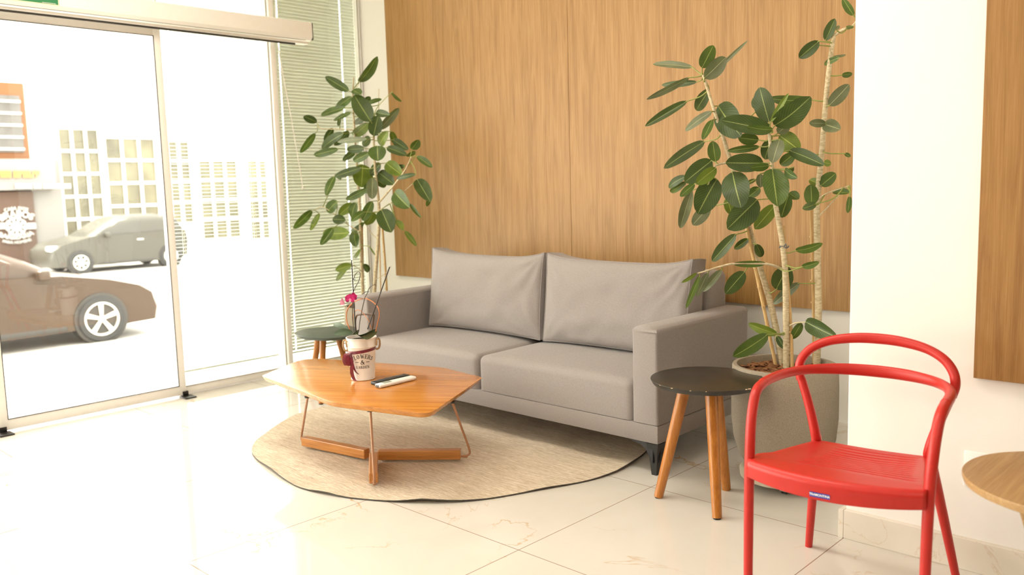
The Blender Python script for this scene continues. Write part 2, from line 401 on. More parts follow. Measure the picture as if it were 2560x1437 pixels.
struct(MB().box(XF-.05, XF+.02, .27, .3, 0, HC, .004).build('trim_5', 'white_metal'))
# sliding-door operator box
op = thing('door_operator', (-5.03, 1.9, 2.24), 'long white door operator box above the sliding glass door', 'door operator')
XO = -4.97
m = MB(); prof = [(XO, 2.352), (XO, 2.262), (XO-.018, 2.243), (XO-.055, 2.236), (XO-.055, 2.225), (XO-.115, 2.225), (XO-.115, 2.36), (XO-.012, 2.36)]
n_ = len(prof); a = [m.b.verts.new((x, -.2, z)) for x, z in prof]; b = [m.b.verts.new((x, 3.362, z)) for x, z in prof]
m.b.faces.new(a); m.b.faces.new(b[::-1])
for i in range(n_): m.b.faces.new((a[i], b[i], b[(i+1) % n_], a[(i+1) % n_]))
m.build('housing', 'white_metal', op, ang=20, recalc=True)
MB().box(XO-.112, XO+.0015, 3.3625, 3.368, 2.245, 2.355, .001).build('end_cap', 'gasket', op, smooth=False)
MB().box(XO-.075, XO-.068, -.2, 3.27, 2.214, 2.2245).build('brush_seal', 'gasket', op, smooth=False)
MB().box(XO-.02, XO-.0185, -.2, 3.32, 2.2405, 2.2428).build('joint_line', 'gasket', op, smooth=False)
s_ = thing('sign_sticker', (XO+.001, 1.64, 2.30), 'green sticker with cream border on the white door operator box', 'sticker')
MB().box(XO+.0005, XO+.0012, 1.45, 1.786, 2.262, 2.349).build('border', 'sticker_cream', s_, smooth=False)
MB().box(XO+.0012, XO+.0018, 1.456, 1.779, 2.2665, 2.345).build('green_field', 'sticker_green', s_, smooth=False)
m = MB()
for k in range(16): m.box(XO+.0018, XO+.0022, 1.70+k*.0042, 1.7032+k*.0042, 2.2695, 2.272)
m.build('small_print', 'badge_white', s_, smooth=False)
# floor guides
for y, lab in ((2.36, 'black floor guide under the free edge of the glass door'), (1.34, 'black floor guide at the left edge of the picture, under the door')):
    g_ = tag(MB().box(-5.11, -5.02, y-.02, y+.05, .0005, .008, .001).box(-5.112, -5.098+.004, y-.0, y+.035, .008, .034, .001).build('floor_guide', 'black_plastic', origin=(-5.07, y, 0)), lab, 'floor guide')
# venetian blinds outside the fixed panes
def blind(y0, y1, x, tilt, label, zb, pitch=.0225):
    t = thing('venetian_blind', (x, (y0+y1)/2, zb), label, 'blind', 'venetian blinds')
    m = MB(); z = zb+.03
    while z < HC-.04:
        c, s = math.cos(tilt)*.0125, math.sin(tilt)*.0125
        ys = (y0, y0+.081, y0+.089, y1-.124, y1-.116, y1)
        for ya, yb in ((ys[0], ys[1]), (ys[2], ys[3]), (ys[4], ys[5])):
            def fn(u, v):
                k = v*2-1; return (x+k*c, ya+(yb-ya)*u, z+k*s+.0022*(1-k*k))
            m.grid(fn, 1, 4)
        z += pitch
    m.build('slats', 'slat_paint', t)
    MB().box(x-.011, x+.011, y0, y1, zb, zb+.013, .003).build('bottom_rail', 'slat_paint', t)
    for y in (y0+.085, y1-.12):
        m = MB()
        z = zb
        while z < HC-.02: m.box(x-.012, x+.012, y-.0045, y+.0045, z+.003, z+.0045); z += pitch
        m.box(x+.012, x+.0135, y-.0012, y+.0012, zb-.06, HC-.02).box(x-.0135, x-.012, y-.0012, y+.0012, zb-.06, HC-.02)
        m.build('ladder_cord', 'cord_white', t, smooth=False)
    return t
XB = XF-.075
b2 = blind(3.172, 3.888, XB, R(68), 'grey green closed blind behind the narrow pane next to the wood wall', .12)
b1 = blind(2.41, 3.115, XB, R(8), 'white blind with open slats in the pane beside the sliding door', .125)
p0 = atX(694, 110, XF+.035); p1 = atX(757, 466, XF+.035)
MB().tube([p0+V((0, 0, .25)), p0, (p0+p1)/2+V((0, .004, 0)), p1], .0035, 6, 3).tube([p1, p1-V((0, 0, .02))], .006, 6).build('tilt_wand', 'cord_white', b2)

# ------------------------------------------------------------------ outdoors
GZ = -.75
struct(MB().box(-60, -6.4, -40, 60, GZ-.1, GZ).build('street', 'street_asphalt', smooth=False))
struct(MB().box(-6.4, -5.22, -40, 60, GZ-.1, -.03).build('entrance_platform', 'platform_stone', smooth=False))
struct(MB().box(-6.6, -5.2, -8, 4.4, HC+.0, HC+.12).build('entrance_canopy', 'house_white', smooth=False))
def wheel(c, r, rim, spokes, w_, t, side):
    """wheel lying in the plane x = const, outer face towards +x"""
    m = MB(); m.lathe([(rim*.99, -w_/2), (r*.96, -w_/2), (r, -w_*.35), (r, w_*.35), (r*.95, w_/2), (rim, w_/2), (rim*.97, w_*.3)], seg=40)
    rot = Matrix.Translation(c) @ Matrix.Rotation(R(90), 4, 'Y')
    bmesh.ops.transform(m.b, matrix=rot, verts=m.b.verts); wh = m.build('wheel', 'tyre', t, recalc=True, origin=c)
    m = MB(); m.lathe([(rim*.88, w_*.42), (rim*.9, w_*.5), (rim, w_*.5), (rim*1.0, w_*.2), (rim*.88, w_*.15), (rim*.88, w_*.42)], seg=40)
    for k in range(spokes):
        a = 2*math.pi*k/spokes+math.pi
        t_ = bmesh.new(); bmesh.ops.create_cube(t_, size=1)
        for v in t_.verts:
            rr = rim*.1 if v.co.x < 0 else rim*.93; hw = (.085 if v.co.x < 0 else .15)*rim
            v.co = V((rr, v.co.y*2*hw*(1.0), w_*.40+v.co.z*w_*.12))
        m.merge(t_, 0, Matrix.Rotation(a, 4, 'Z'))
    m.lathe([(0, w_*.5), (rim*.2, w_*.48), (rim*.22, w_*.35)], seg=20)
    bmesh.ops.transform(m.b, matrix=rot, verts=m.b.verts); m.build('rim', 'rim_silver', wh, recalc=True)
    m = MB(); m.lathe([(0, w_*.1), (rim*.9, w_*.1)], seg=24); bmesh.ops.transform(m.b, matrix=rot, verts=m.b.verts); m.build('brake_disc', 'car_dark', wh)
def car(name, x, y, dirn, label, body, rim_n, wb, prof_low, prof_cab, glassp, wr, rim, group='parked cars'):
    """side profile in (s, z) with s measured forward from the front axle; near flank at x"""
    t = thing(name, (x-.85, y, GZ), label, 'car', group)
    hw = .88; cx = x-hw
    P = lambda s, z, k: V((cx+k, y+dirn*s, GZ+z))
    def loft(prof, sects, nm, mat, bev):
        m = MB(); rings = []
        cs = sum(p[0] for p in prof)/len(prof)
        for k, shr, dz in sects:
            rings.append([m.b.verts.new(P(cs+(s-cs)*shr, z if z < .6 else .6+(z-.6)*dz, k)) for s, z in prof])
        n_ = len(prof)
        for A, B in zip(rings, rings[1:]):
            for i in range(n_): m.b.faces.new((A[i], A[(i+1) % n_], B[(i+1) % n_], B[i]))
        m.b.faces.new(rings[0]); m.b.faces.new(rings[-1][::-1])
        return m.build(nm, mat, t, ang=50, recalc=True)
    loft(prof_low, [(-hw, .965, .97), (-hw+.06, .99, .995), (-hw*.5, 1, 1.0), (0, 1.01, 1.01), (hw*.5, 1, 1.0), (hw-.06, .99, .995), (hw, .965, .97)], 'body', body, .04)
    loft(prof_cab, [(-hw+.05, 1, .78), (-hw+.20, .985, .985), (-hw*.4, 1, 1.0), (hw*.4, 1, 1.0), (hw-.20, .985, .985), (hw-.05, 1, .78)], 'cabin', body, .04)
    for gp in glassp:
        m = MB(); zc = [(z-.95)/.45 for s, z in gp]
        m.face([P(s, z, hw-.045-.105*max(0, min(1, q))) for (s, z), q in zip(gp, zc)]); m.build('side_window', 'car_glass', t, smooth=False, recalc=True)
    for s in (0, -wb):
        m = MB(); m.lathe([(0, .02), (wr*1.13, .02), (wr*1.13, -.2)], seg=36)
        bmesh.ops.transform(m.b, matrix=Matrix.Translation(P(s, wr, hw-.005)) @ Matrix.Rotation(R(90), 4, 'Y'), verts=m.b.verts); m.build('wheel_arch', 'car_dark', t, recalc=True)
        wheel(P(s, wr, hw-.06), wr, rim, rim_n, .2, t, 1); wheel(P(s, wr, -hw+.1), wr, rim, rim_n, .2, t, 1)
    MB().box(cx+hw-.0, cx+hw+.17, y+dirn*(-.72)-.07, y+dirn*(-.72)+.07, GZ+.93, GZ+1.06, .03, 3).build('wing_mirror', body, t)
    yy = y+dirn*(-1.62); MB().box(cx+hw-.02, cx+hw+.025, yy-.09, yy+.09, GZ+.80, GZ+.835, .012, 3).build('door_handle', 'rim_silver', t)
    hs = prof_low[2]
    MB().box(cx+hw*.55, cx+hw-.05, min(y+dirn*.42, y+dirn*.72), max(y+dirn*.42, y+dirn*.72), GZ+.62, GZ+.76, .05, 3).build('headlamp', 'lamp_white', t)
    m = MB(); m.box(cx+hw-.03, cx+hw+.004, min(y-dirn*.45, y-dirn*(wb-.42)), max(y-dirn*.45, y-dirn*(wb-.42)), GZ+.2, GZ+.27, .01); m.build('sill', 'car_dark', t)
    return t
low = [(.82, .22), (.86, .40), (.80, .62), (.62, .74), (.2, .86), (-.45, .97), (-1.2, .99), (-2.6, 1.02), (-3.25, 1.0), (-3.36, .7), (-3.3, .3), (-3.1, .2), (-2.0, .19), (-.8, .19), (.3, .2)]
cab = [(-.38, .95), (-.85, 1.2), (-1.25, 1.37), (-1.6, 1.44), (-2.2, 1.45), (-2.85, 1.38), (-3.22, 1.02), (-2.8, .96), (-1.4, .94)]
gl = [[(-.72, 1.0), (-1.25, 1.28), (-1.65, 1.36), (-1.68, 1.0)], [(-1.76, 1.0), (-1.74, 1.36), (-2.3, 1.36), (-2.55, 1.02)]]
pw = atZ(255, 852, GZ)
car('parked_car', pw.x+.04, pw.y, 1, 'dark brown hatchback parked close to the entrance with five-spoke wheels', 'car_brown', 5, 2.55, low, cab, gl, .32, .235)
low2 = [(.70, .2), (.74, .42), (.70, .62), (.50, .78), (.1, .88), (-.35, .98), (-1.2, 1.0), (-2.4, 1.03), (-3.0, 1.0), (-3.05, .7), (-3.0, .3), (-2.8, .2), (-2.0, .19), (-.8, .19), (.3, .2)]
cab2 = [(-.25, .96), (-.75, 1.25), (-1.1, 1.43), (-1.5, 1.5), (-2.2, 1.5), (-2.75, 1.42), (-2.95, 1.02), (-2.4, .96), (-1.2, .95)]
pf = atZ(203, 684, GZ)
car('parked_car', pf.x+.04, pf.y, -1, 'grey hatchback parked across the street seen from its left flank', 'car_grey', 7, 2.45, low2, cab2, [[(-.6, 1.02), (-1.1, 1.36), (-1.5, 1.42), (-1.5, 1.02)], [(-1.58, 1.02), (-1.58, 1.42), (-2.3, 1.42), (-2.5, 1.04)]], .30, .20)
pq = atZ(98, 690, GZ)
# shop across the street
XS = -27.0
def OY(px, py=500): return atX(px, py, XS).y
def OZ(px, py): return atX(px, py, XS).z
yl, yr = OY(-420), OY(98, 600)
shop = thing('shop_building', (XS-3, (yl+yr)/2, GZ), 'brown and grey shop front with round white emblem across the street', 'building')
MB().box(XS-6, XS, yl, OY(84), GZ, OZ(0, 480)).build('ground_floor_wall', 'shop_brown', shop, smooth=False)
MB().box(XS-6, XS+.3, yl, OY(130, 430), OZ(0, 476), OZ(0, 398)).build('fascia', 'shop_grey', shop, smooth=False)
MB().box(XS-6, XS-.1, OY(84), OY(160), GZ, OZ(0, 398)).build('side_wall', 'shop_grey', shop, smooth=False)
MB().box(XS-6, XS-.05, yl, OY(68, 300), OZ(0, 398), OZ(20, 205)).build('upper_wall', 'shop_orange', shop, smooth=False)
MB().box(XS-6, XS-.15, OY(66, 300), OY(120, 300), OZ(0, 398), OZ(100, 215)).build('pale_wall', 'house_white', shop, smooth=False)
wn = MB().box(XS-.1, XS, yl+2, OY(54, 300), OZ(0, 380), OZ(20, 238)).build('window', 'shop_glass', shop, smooth=False)
m = MB()
for k in range(5): m.box(XS, XS+.05, yl+2, OY(54, 300), OZ(0, 372-k*30)-.03, OZ(0, 372-k*30)+.03)
m.build('window_bars', 'rim_silver', wn, smooth=False)
def flat_text(txt, size, px, py, mat, parent, name, arc=0, bold=.01, X=None):
    X = X if X is not None else XS+.03
    c = atX(px, py, X); me = text_mesh(txt, size, bold, .02); m = MB(); m.b.from_mesh(me); bpy.data.meshes.remove(me)
    for v in m.b.verts:
        a, bb, d = v.co.x, v.co.y, v.co.z
        if arc: th = a/arc; a, bb = math.sin(th)*(arc+bb), (arc+bb)*math.cos(th)-arc
        v.co = V((c.x+d, c.y+a, c.z+bb))
    return m.build(name, mat, parent, smooth=False)
# round emblem: ring of lettering and a plain disc
k = 27/2146.*1.12
ex, ey = 40, 566
c = atX(ex, ey, XS+.04); m = MB()
m.lathe([(0, .04), (.2, .04), (.22, 0)], seg=24)
for q in range(9):
    a = q*2*math.pi/9; m.lathe([(0, .05), (.09, .05), (.1, 0)], (math.cos(a)*.19, math.sin(a)*.19, 0), 12)
bmesh.ops.transform(m.b, matrix=Matrix.Translation(c) @ Matrix.Rotation(R(90), 4, 'Y'), verts=m.b.verts)
m.build('emblem', 'sign_white', shop, recalc=True)
flat_text('BRABOS', .25, ex, ey-31, 'sign_white', shop, 'lettering', .8, .008)
flat_text('CASA DOS', .13, ex, ey-45, 'sign_white', shop, 'lettering', .9, .004)
flat_text('BARBEARIA', .18, ex+1, ey+27, 'sign_white', shop, 'lettering', -.95, .006)
flat_text('PARA HOMENS', .11, ex+3, ey+40, 'sign_white', shop, 'lettering', -1.1, .003)
for dx in (-39, 38): 
    cc = atX(ex+dx, ey-1, XS+.04); MB().box(cc.x, cc.x+.03, cc.y-.12, cc.y+.12, cc.z-.09, cc.z+.09, .02).build('emblem_dash', 'sign_white', shop)
def dots(px0, px1, py, mat, h, X):
    x_ = px0
    while x_ < px1:   # one raised word after another, letters on a thin rail
        m = MB(); xs_ = x_
        for k in range(random.randint(4, 9)):
            if x_ > px1: break
            wd = rnd(4, 5.5); A = atX(x_, py, X); B = atX(x_+wd*.72, py, X); m.box(A.x, A.x+.03, min(A.y, B.y), max(A.y, B.y), A.z-h/2, A.z+h/2); x_ += wd
        A = atX(xs_, py, X); B = atX(x_-1, py, X); m.box(A.x, A.x+.01, min(A.y, B.y), max(A.y, B.y), (A.z+B.z)/2-.012, (A.z+B.z)/2+.012)
        m.build('fascia_lettering', mat, shop, smooth=False); x_ += 4
dots(-40, 100, 431, 'sign_gold', .10, XS+.34); dots(-40, 92, 440, 'sign_gold', .10, XS+.34)
dots(38, 174, 465, 'sign_white', .14, XS+.34)
# white house with gridded windows
XH = -29.
house = thing('house', (XH-3, atX(270, 500, XH).y, GZ), 'white house with tall gridded windows behind the grey car', 'building')
yh0, yh1 = atX(150, 500, XH).y, atX(720, 500, XH).y
MB().box(XH-6, XH, yh0, yh1, GZ, atX(300, 300, XH).z).build('wall', 'house_white', house, smooth=False)
MB().box(XH-6, XH+.4, yh0-.2, yh1, atX(300, 300, XH).z, atX(300, 286, XH).z).build('roof_edge', 'house_white', house, smooth=False)
for (a, b_, ty, by, nx, nz_) in ((164, 243, 322, 606, 3, 5), (275, 384, 345, 573, 3, 4), (430, 470, 350, 560, 2, 4), (505, 590, 400, 600, 3, 4), (625, 670, 400, 600, 2, 4)):
    A = atX(a, by, XH); B = atX(b_, ty, XH)
    wn = MB().box(XH, XH+.03, A.y, B.y, A.z, B.z).build('window', 'house_window', house, smooth=False)
    m = MB()
    for q in range(nx+1): y_ = A.y+(B.y-A.y)*q/nx; m.box(XH+.03, XH+.09, y_-.045, y_+.045, A.z, B.z)
    for q in range(nz_+1): z_ = A.z+(B.z-A.z)*q/nz_; m.box(XH+.03, XH+.085, A.y, B.y, z_-.045, z_+.045)
    m.build('window_grid', 'house_white', wn, smooth=False)
tp = atX(640, 500, XH+2.5)

# ------------------------------------------------------------------ rug
RC, RR_ = V((-3.183, 2.903, 0)), .998
def rug_pt(a, k):
    r = RR_*k*(1+.012*math.sin(5*a+.6)*k**6+.010*math.sin(9*a+2)*k**8)
    x, y = RC.x+r*math.cos(a), RC.y+r*math.sin(a)
    z = .007 + (.006*max(0, math.sin(7*a+1.2))+.004*max(0, math.sin(13*a)))*k**7
    for (p, q, h, wd) in ((V((-2.95, 1.95)), V((-3.35, 3.55)), .006, .05), (V((-2.55, 2.1)), V((-2.75, 3.6)), .007, .055), (V((-3.5, 2.1)), V((-2.85, 2.75)), .004, .05)):
        d = (q-p).normalized(); e = V((x, y))-p; dist = abs(e.x*d.y-e.y*d.x); z += h*math.exp(-(dist/wd)**2)*(.4+.6*k)
    return V((x, y, z))
m = MB(); NA, NK = 120, 24
m.grid(lambda u, v: rug_pt(2*math.pi*u, v*.999+.001), NA, NK, 0)
m.grid(lambda u, v: rug_pt(2*math.pi*u, 1)-V((0, 0, .0045*v)), NA, 1, 1)
rug = tag(m.build('rug', ['rug_weave', 'rug_back'], origin=(RC.x, RC.y, 0), weld=.0005, ang=60), 'round beige woven rug with wavy dark edge under the coffee table', 'rug')
rug.data.flip_normals() if rug.data.polygons[10].normal.z < 0 else None

# ------------------------------------------------------------------ sofa
SX0, SX1, SY0, SY1 = -4.085, -1.99, 2.95, 3.745
AW = .128
sofa = thing('sofa', ((SX0+SX1)/2, 3.35, 0), 'two-seat sofa in taupe grey fabric below the wood wall', 'sofa')
MB().box(SX0, SX1, SY0, SY1, .146, .226, .006, 2).build('base', 'sofa_fabric', sofa)
def arm(x0, x1, sgn):
    t = bmesh.new(); bmesh.ops.create_cube(t, size=1)
    for v in t.verts: v.co = V((x0+(x1-x0)*(v.co.x+.5), SY0+(SY1-.02-SY0)*(v.co.y+.5), .228+(.645-.228)*(v.co.z+.5)))
    top = [e for e in t.edges if all(v.co.z > .6 for v in e.verts)]
    bmesh.ops.bevel(t, geom=top, offset=.03, segments=6, profile=.5, affect='EDGES')
    sharp = [e for e in t.edges if abs(e.verts[0].co.z-e.verts[1].co.z) > .2]
    bmesh.ops.bevel(t, geom=sharp, offset=.012, segments=3, profile=.5, affect='EDGES')
    m = MB(); m.merge(t); return m
for x0, x1 in ((SX0, SX0+AW), (SX1-AW, SX1)):
    a_ = arm(x0, x1, 1).build('arm', 'sofa_fabric', sofa, ang=60)
    m = MB()
    for xx in (x0+.012, x1-.012): m.tube([(xx, SY0+.003, .24), (xx, SY0+.002, .45), (xx, SY0+.003, .612)], .0022, 6, 2)
    m.build('piping', 'sofa_fabric', a_)
MB().box(SX0+AW-.01, SX1-AW+.008, 3.555, SY1, .22, .812, .035, 5).build('backrest', 'sofa_fabric', sofa, ang=60)
xm = -3.068
def seat(x0, x1):
    def top(x, y):
        u = (x-x0)/(x1-x0)*2-1; vv = (y-SY0)/.62
        return .403+.022*(1-u**4)*(.3+.7*min(1, vv*1.6))
    m = MB(); t = bmesh.new(); bmesh.ops.create_cube(t, size=1)
    for v in t.verts: v.co = V((x0+(x1-x0)*(v.co.x+.5), SY0+.002+.62*(v.co.y+.5), .228+(.403-.228)*(v.co.z+.5)))
    bmesh.ops.bevel(t, geom=[e for e in t.edges if e.verts[0].co.z > .3 or e.verts[1].co.z > .3], offset=.036, segments=6, profile=.55, affect='EDGES')
    bmesh.ops.bisect_plane
    for k in range(1, 12):
        for co_, no in ((V((x0+(x1-x0)*k/12, 0, 0)), V((1, 0, 0))), (V((0, SY0+.62*k/12, 0)), V((0, 1, 0)))):
            bmesh.ops.bisect_plane(t, geom=t.verts[:]+t.edges[:]+t.faces[:], plane_co=co_, plane_no=no)
    for v in t.verts:
        h = max(0, min(1, (v.co.z-.25)/.15)); v.co.z += (top(v.co.x, v.co.y)-.403)*h
        u = (v.co.x-x0)/(x1-x0)*2-1
        if v.co.y < SY0+.2: v.co.y -= .014*(1-u**4)*math.sin(math.pi*max(0, min(1, (v.co.z-.228)/.17)))*max(0, 1-(v.co.y-SY0)/.1)
    m.merge(t); return m.build('seat_cushion', 'sofa_fabric', sofa, ang=70)
seat(SX0+AW+.002, xm-.003); seat(xm+.003, SX1-AW-.002)
for lx, ly, sx_, sy_ in ((SX1-.03, SY0+.03, 1, -1), (SX0+.03, SY0+.03, -1, -1), (SX1-.03, SY1-.04, 1, 1), (SX0+.03, SY1-.04, -1, 1)):
    m = MB(); t = bmesh.new()
    for i, (z, h) in enumerate(((.1455, .03), (.12, .027), (.0, .0125))):
        pass
    def ring(z, h, ox=0): return [t.verts.new((lx-sx_*ox+a*h, ly-sy_*ox+b*h, z)) for a, b in ((-1, -1), (1, -1), (1, 1), (-1, 1))]
    rs = [ring(.0, .012, .008), ring(.09, .021, .003), ring(.1455, .029, 0)]
    t.faces.new(rs[0][::-1]); t.faces.new(rs[-1])
    for A, B in zip(rs, rs[1:]):
        for i in range(4): t.faces.new((A[i], A[(i+1) % 4], B[(i+1) % 4], B[i]))
    bmesh.ops.recalc_face_normals(t, faces=t.faces); m.merge(t)
    # the two curved bracket wings under the plinth
    for ax in (0, 1):
        pts = [(.0, .1455), (.115, .1455), (.10, .138), (.06, .130), (.035, .115), (.018, .085), (.0, .06)]
        A = []; B = []
        for d, z in pts:
            if ax == 0: A.append((lx-sx_*d, ly+sy_*.024, z)); B.append((lx-sx_*d, ly+sy_*.012, z))
            else: A.append((lx+sx_*.024, ly-sy_*d, z)); B.append((lx+sx_*.012, ly-sy_*d, z))
        m.face(A); m.face(B[::-1])
        for i in range(len(A)): j = (i+1) % len(A); m.face((A[i], A[j], B[j], B[i]))
    m.build('leg', 'black_metal', sofa, ang=30, recalc=True, weld=.0001)
def back_cushion(x0, x1, label, seed):
    wd, ht, th = x1-x0, .445, .19
    cx = (x0+x1)/2
    def sh(u, v, side):
        # u,v in -1..1 across the face, side -1 front / +1 back
        e = (1-abs(u)**3.2)*(1-abs(v)**3.0)
        bulge = th*(.30+.26*max(0, e)**.55)
        ear = (abs(u)**5)*(1.7 if v > 0 else .35)
        x = u*wd/2*(1-.012*(1-abs(u))); z = v*ht/2*(1-.045*(1-u*u)*(abs(v)**3)) + (.014*ear if v > 0 else -.004*ear)
        x *= 1-.02*(1-v*v)*abs(u)**4
        wr = 0
        for (cu, cv, st) in ((1, 1, 1.), (-1, 1, .7), (1, -1, .8), (-1, -1, .6)):
            d = math.hypot((u-cu)*1.9, v-cv); ang = math.atan2(v-cv, (u-cu)*1.9)
            wr += st*.0085*math.sin(ang*15+seed+3*noise.noise(V((u*2, v*2, seed))))*math.exp(-d*1.5)*min(1, d*2.5)
        wr += .006*noise.noise(V((u*2.2, v*2.6, seed*3)))+.0035*noise.noise(V((u*6, v*3, seed)))
        y = side*(bulge/1.0)+(wr*(1 if side < 0 else 0))*min(1, max(0, e)*5)
        return x, y, z
    tilt = R(11); m = MB()
    def place(p): 
        x, y, z = p; c_, s_ = math.cos(tilt), math.sin(tilt)
        return V((cx+x, 3.438+y*c_+(z)*s_*.55, .421+ht/2+z*c_-y*s_*.4))
    n1, n2 = 44, 30
    f_ = lambda a: math.sin((a*2-1)*math.pi/2)*.45+(a*2-1)*.55
    m.grid(lambda a, b: place(sh(f_(a), f_(b), -1)), n1, n2); m.grid(lambda a, b: place(sh(f_(a), f_(b), 1)), n1, n2)
    edge = [(f_(i/n1), -1) for i in range(n1+1)]+[(1, f_(j/n2)) for j in range(1, n2+1)]+[(f_(i/n1), 1) for i in range(n1-1, -1, -1)]+[(-1, f_(j/n2)) for j in range(n2-1, 0, -1)]
    ne = len(edge)
    def gus(a, b):
        u, v = edge[int(round(a*ne)) % ne]; p = sh(u, v, -1); q = sh(u, v, 1)
        k = 1+.012*math.sin(b*math.pi); return place((p[0]*k, p[1]+(q[1]-p[1])*b, p[2]*k))
    m.grid(gus, ne, 4)
    o = m.build('back_cushion', 'sofa_fabric', ang=75, recalc=True, weld=.0005, origin=(cx, 3.43, .43)); tag(o, label, 'cushion', 'back cushions on the sofa')
    m = MB()
    for sd in (-1, 1): m.tube([place(tuple(V(sh(u*.998, v*.998, sd))*1.0)) for u, v in edge[::2]], .0028, 6, 2, closed=True)
    m.build('piping', 'sofa_fabric', o)
back_cushion(-3.90, -3.005, 'grey back cushion on the window end of the sofa', 1.3)
back_cushion(-2.985, -2.10, 'grey back cushion on the plant end of the sofa, near the black stool', 4.1)

# ------------------------------------------------------------------ coffee table
TZ = .362
cor = [((653, 939), .02), ((762, 893), .14), ((1108, 918), .05), ((1207, 943), .02), ((1074, 1035), .07), ((826, 1004), .045)]
poly = [(atZ(*q, TZ), r) for q, r in cor]; pts = []
for i, (p, r) in enumerate(poly):
    a, b = poly[i-1][0], poly[(i+1) % len(poly)][0]; da, db = (a-p).normalized(), (b-p).normalized()
    A, B = p+da*r, p+db*r
    for k in range(8):
        t = k/7; q = A*(1-t)**2+p*2*t*(1-t)+B*t*t; pts.append((q.x, q.y))
tc_ = V((sum(p[0] for p in pts)/len(pts), sum(p[1] for p in pts)/len(pts), 0))
tbl = thing('coffee_table', tc_, 'low hexagonal orange wood coffee table with copper wire legs on the rug', 'table')
GA = R(33); rot_ = Matrix.Translation(tc_) @ Matrix.Rotation(R(90)-GA, 4, 'Z') @ Matrix.Translation(-tc_)
m = MB(); m.prism(pts, TZ-.024, TZ, .003, 0, .972); bmesh.ops.transform(m.b, matrix=rot_, verts=m.b.verts)
m.build('tabletop', 'table_veneer', tbl, ang=30).rotation_euler = (0, 0, GA-R(90))   # grain runs along the long diagonal
BC = atZ(938, 1143, .03); zr = .0225
def wire(out, inn, top, barA, barB):
    o, i_, t_ = V(out), V(inn), V(top)
    d = (i_-o); d.z = 0; d.normalize(); r = .0055
    up_ = (t_-o).normalized()
    m = MB(); m.tube([i_, i_+(o-i_)*.6, o+d*.045, o+d*.016+up_*.012, o+up_*.05, o+(t_-o)*.5, t_], r, 8, 5).build('wire_leg', 'copper_paint', tbl)
    m = MB(); m.tube([t_-V((0, 0, .003)), t_+V((0, 0, .0035))], .014, 12).build('mounting_plate', 'black_metal', tbl)
    # square wooden bar lying along the rail
    A, B = V(barA), V(barB); d = (B-A); L = d.length; d.normalize(); ang = math.atan2(d.y, d.x)
    t = bmesh.new(); bmesh.ops.create_cube(t, size=1)
    for v in t.verts: v.co = V((v.co.x*L, v.co.y*.038, v.co.z*.044))
    bmesh.ops.bevel(t, geom=t.edges[:], offset=.0035, segments=2, profile=.5, affect='EDGES')
    o_ = MB(); c_ = (A+B)/2; o_.merge(t); ob = o_.build('wooden_bar', 'bar_wood', tbl, origin=(0, 0, 0), ang=18); ob.location = c_-tc_+V((0, 0, 0)); ob.rotation_euler = (0, 0, ang)
zb_ = .041
def bz(x, y): p = atZ(x, y, zb_); return p
rails = (((752, 1101), (769, 992), (760, 1101), (918, 1134)), ((1180, 1142), (1131, 1005), (1152, 1134), (946, 1136)), ((937, 1216), (926, 1026), (934, 1196), (934, 1142)))
for ro, tp_, ba, bb in rails:
    o = atZ(ro[0], ro[1], .03); t_ = atZ(tp_[0], tp_[1], TZ-.028)
    A, B = bz(*ba), bz(*bb)
    o.z = .03
    wire(o, (A.x, A.y, .03), t_, A, B)

# ------------------------------------------------------------------ orchid on the coffee table
OZ_ = TZ+.0005
oc = V((-3.262, 2.387, OZ_)); RB, RT, OH = .055, .069, .2
orc = thing('potted_orchid', oc, 'purple orchid in a white bucket reading FLOWERS & GARDEN on the coffee table', 'potted plant')
orad = lambda z: RB+(RT-RB)*z/OH
m = MB(); m.lathe([(0, .002), (RB-.002, 0), (RB+.001, .003), (RB, .006), (orad(.155), .155), (orad(.157)+.002, .158), (orad(.162), .163), (RT, .194), (RT+.003, .197), (RT+.003, .2), (RT-.002, .2), (RT-.004, .17), (0, .17)], oc, 48)
bucket = m.build('bucket', 'enamel_white', orc, ang=35)
MB().lathe([(0, .193), (.04, .191), (RT-.006, .184)], oc, 24).build('potting_bark', 'soil', orc)
view = V((-oc.x, -oc.y, 0)).normalized(); th0 = math.atan2(view.y, view.x)
def on_pot(a, z, off=.0006):
    r = orad(z)+off; t = th0+a/orad(z); return V((oc.x+r*math.cos(t), oc.y+r*math.sin(t), oc.z+z))
